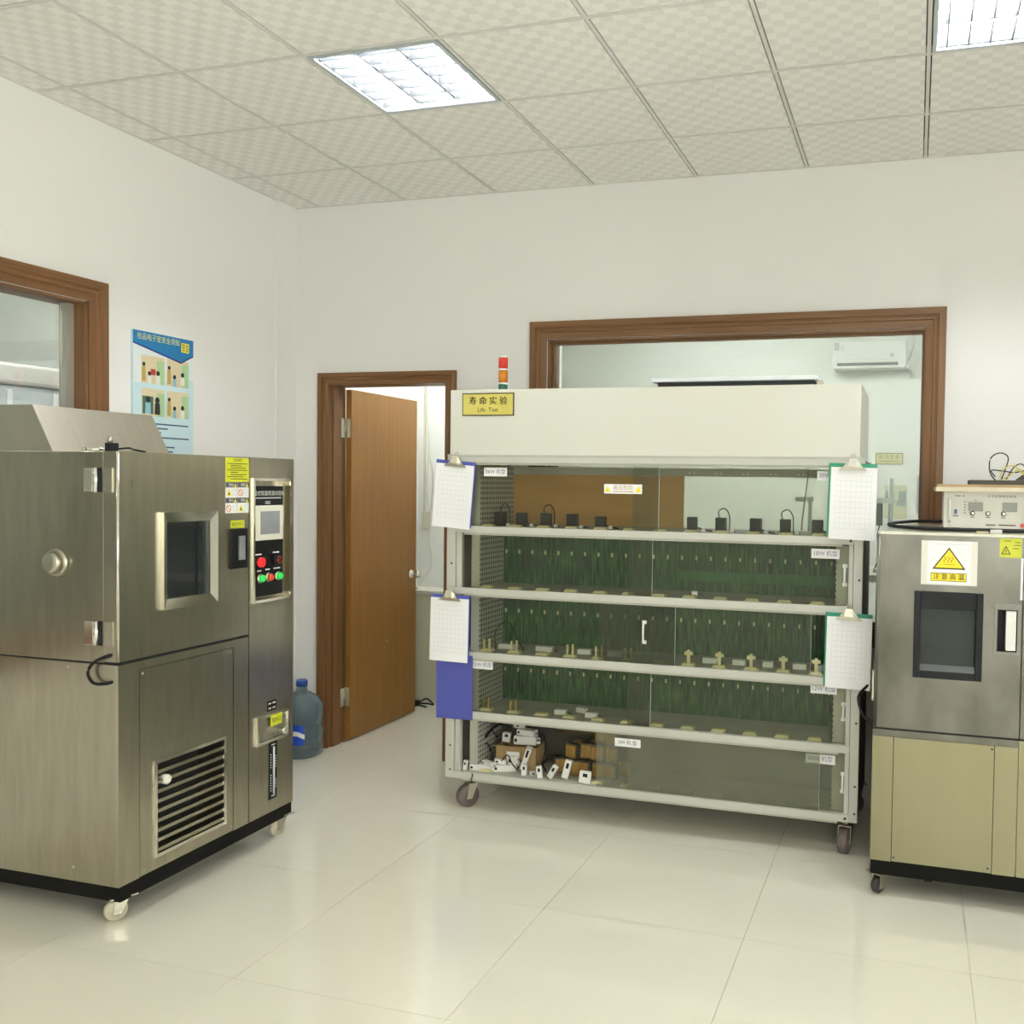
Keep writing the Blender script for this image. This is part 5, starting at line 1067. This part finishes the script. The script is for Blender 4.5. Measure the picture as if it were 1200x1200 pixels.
for n_, pts, mm, lab in wv:
    o = MB().tube(pts, 0.0028).build('loose_wire', mm); o.location = (4.0, -0.60, wz); tag(o, lab, 'wire', 'loose wires in the dark tray')
hmp = thing('component_heap', 'dark heap of wired components in the tray at the right edge', 'components', (4.06, -0.62, wz))
MB().hexa([(-0.07, -0.05, 0), (0.1, -0.05, 0), (0.1, 0.05, 0), (-0.07, 0.05, 0), (-0.015, -0.02, 0.045), (0.1, -0.02, 0.05), (0.1, 0.02, 0.05), (-0.015, 0.02, 0.045)]).build('dark_block', mat('heap_dark', (0.035, 0.022, 0.015), 0.6), hmp, 0.006, local=True)
MB().box(-0.05, -0.02, -0.075, -0.055, 0, 0.012).build('terminal_strip', pad_m, hmp, local=True)
ocb = MB().tube([(3.73, -0.30, OT + 0.02), (3.60, -0.32, OT + 0.018), (3.50, -0.45, OT + 0.012), (3.475, -0.60, OT + 0.009), (3.53, -0.80, OT + 0.008), (3.62, -0.90, OT + 0.008), (3.75, -0.945, OT + 0.008), (4.0, -0.95, OT + 0.008), (4.3, -0.94, OT + 0.008)], 0.0075, 8)
tag(ocb.build('power_cord', black_m, it), 'thick black power cord')
adp = thing('white_adapter', 'small white block with yellow tape on the oven top in front of the instrument', 'adapter', (3.905, -1.0, OT))
MB().box(-0.022, 0.022, -0.02, 0.02, 0, 0.014).build('block', white_m, adp, 0.002, local=True); MB().box(-0.075, -0.03, -0.015, 0.010, 0, 0.006).build('tape_piece', pad_m, adp, local=True)

# ================================================================== ROOM BEHIND THE BACK WINDOW
ac = thing('air_conditioner', 'white split air conditioner on the far wall behind the back window', 'air conditioner', (3.14, 4.1, 2.82))
TA = T_front(3.98)
MB(TA).prism([(2.800, 2.845), (2.815, 2.815), (3.470, 2.815), (3.485, 2.845), (3.482, 3.075), (2.803, 3.075)], -0.219, 0).build('housing', mat('ac_white', (0.78, 0.79, 0.75), 0.4), ac, 0.008)
MB(TA).box(2.85, 3.41, 2.838, 2.866, 0.0, 0.003).build('air_outlet', mat('ac_vent_grey', (0.18, 0.18, 0.17), 0.5), ac)
MB(TA).box(2.84, 3.42, 2.868, 2.882, 0.0, 0.008).build('louver', mat('ac_white', (0.78, 0.79, 0.75), 0.4), ac)
MB(TA).box(2.845, 3.415, 2.893, 2.898, 0, 0.002).build('panel_line', ink_m, ac)
MB(TA).box(2.818, 2.868, 2.985, 3.062, 0, 0.002).build('energy_label', mat('ac_label_grey', (0.50, 0.55, 0.53), 0.5), ac); MB(TA).box(2.878, 2.915, 2.985, 3.03, 0, 0.002).build('energy_label', mat('ac_label_pale', (0.68, 0.70, 0.62), 0.5), ac)
MB(TA).lathe([(0.020, 0), (0.020, 0.004), (0.012, 0.005)], (3.355, 2.935, 0), n=16).build('display', ink_m, ac)
MB().tube([(3.50, 4.19, 3.35), (3.545, 4.18, 3.1), (3.52, 4.17, 2.95), (3.482, 4.12, 2.87)], 0.008).build('power_lead', ink_m, ac)
MB().tube([(3.482, 4.12, 2.84), (3.53, 4.15, 2.81), (3.545, 4.17, 2.77), (3.54, 4.185, 2.74)], 0.02).build('drain_pipe', mat('ac_white', (0.78, 0.79, 0.75), 0.4), ac)
TB = T_front(4.199)
s2 = thing('room_sign', 'pale gold sign plate on the far wall behind the back window', 'sign', (3.34, 4.19, 1.97))
MB(TB).box(3.214, 3.470, 1.916, 2.024, 0, 0.006).build('plate', mat('sign_border_olive', (0.16, 0.16, 0.10), 0.5), s2); MB(TB).box(3.220, 3.464, 1.922, 2.018, 0.006, 0.007).build('face', signp_m, s2)
text('拉 力 实 验', 0.040, TB, 3.342, 1.985, mat('sign_print_olive', (0.20, 0.17, 0.08), 0.5), s2, w=0.008); lines(s2, TB, 0, 0, [(1.944, 3.245, 3.44)], mat('sign_print_pale', (0.40, 0.40, 0.16), 0.5), 0.014, 0.008)
nb = thing('notice_board', 'pale yellow notice board with grey squares on the far wall behind the window', 'notice board', (3.41, 4.19, 1.55))
MB(TB).box(3.308, 3.515, 1.395, 1.715, 0, 0.008).build('backing', mat('notice_pale', (0.58, 0.60, 0.42), 0.5), nb)
for (a, b, c, d) in ((3.322, 3.39, 1.57, 1.66), (3.44, 3.505, 1.56, 1.66), (3.42, 3.50, 1.52, 1.57)): MB(TB).box(a, b, c, d, 0.008, 0.009).build('notice_sheet', mat('notice_grey', (0.30, 0.36, 0.34), 0.5), nb)
MB(TB).box(3.316, 3.506, 1.405, 1.505, 0.008, 0.009).build('notice_sheet', mat('notice_cream', (0.66, 0.64, 0.42), 0.5), nb)
wk = thing('work_bench', 'grey work bench standing behind the back window', 'bench', (3.2, 0.62, 0))
bx('bench_top', cream_m, wk, 1.6, 4.8, 0.32, 0.95, 1.16, 1.20)
for x in (1.65, 4.75):
    for y in (0.36, 0.91): bx('leg', zinc_m, wk, x - 0.02, x + 0.02, y - 0.02, y + 0.02, 0, 1.16)
def stand(x, y, label, top, gauge):
    t = thing('force_test_stand', label, 'test stand', (x, y, 1.20), None, 'force test stands on the bench behind the window')
    MB().box(-0.09, 0.09, -0.06, 0.08, 0, 0.02).build('base', zinc_m, t, 0.003, local=True)
    MB().lathe([(0.013, 0.02), (0.013, top)], (0, 0.02, 0), n=14).build('column', mat('stand_grey', (0.62, 0.66, 0.64), 0.35, 0.5), t, local=True)
    MB().box(-0.085, 0.022, -0.012, 0.008, 0.40, 0.43).build('arm', mat('stand_pale', (0.68, 0.70, 0.66), 0.4), t, 0.002, local=True)
    if gauge:
        MB().box(-0.078, -0.042, -0.03, -0.012, 0.27, 0.40).build('force_gauge', mat('gauge_grey', (0.16, 0.18, 0.19), 0.4), t, 0.004, local=True)
        MB().tube([(-0.06, -0.02, 0.27), (-0.07, -0.02, 0.2), (-0.05, -0.03, 0.13), (-0.08, -0.03, 0.02)], 0.004).build('gauge_lead', charcoal_m, t, local=True)
stand(3.453, 0.55, 'slim force test stand behind the window, right of the life test rack', 0.545, True)
stand(2.99, 0.55, 'slim force test stand seen through the rack top shelf opening', 0.42, False)

# ================================================================== ROOM BEHIND THE LEFT WINDOW: plastic-wrapped equipment
we = thing('wrapped_machine', 'tall machine wrapped in bluish plastic film behind the left window', 'wrapped machine', (-1.75, -0.9, 0))
film = mat('plastic_film', (0.52, 0.55, 0.60), 0.18, col2=(0.66, 0.67, 0.70), nscale=(5, 3, 4), bump=0.6, detail=6)
bx('wrapped_body', film, we, -2.3, -1.5, -2.2, -0.30, 0, 2.22, 0.03)
bx('wrapped_top', mat('film_beige', (0.60, 0.56, 0.52), 0.3, col2=(0.66, 0.62, 0.58), nscale=(5, 5, 5)), we, -2.32, -1.48, -2.2, -0.28, 2.2205, 2.345, 0.02)
for y in (-0.55, -0.85): bx('tape_strip', paper_m, we, -1.499, -1.495, y, y + 0.035, 1.7, 2.19)

# no more than thing > part > sub-part: lift anything deeper by one level
def depth(o):
    d = 0
    while o.parent: o = o.parent; d += 1
    return d
for o in list(C.objects):
    while depth(o) > 2: o.parent = o.parent.parent
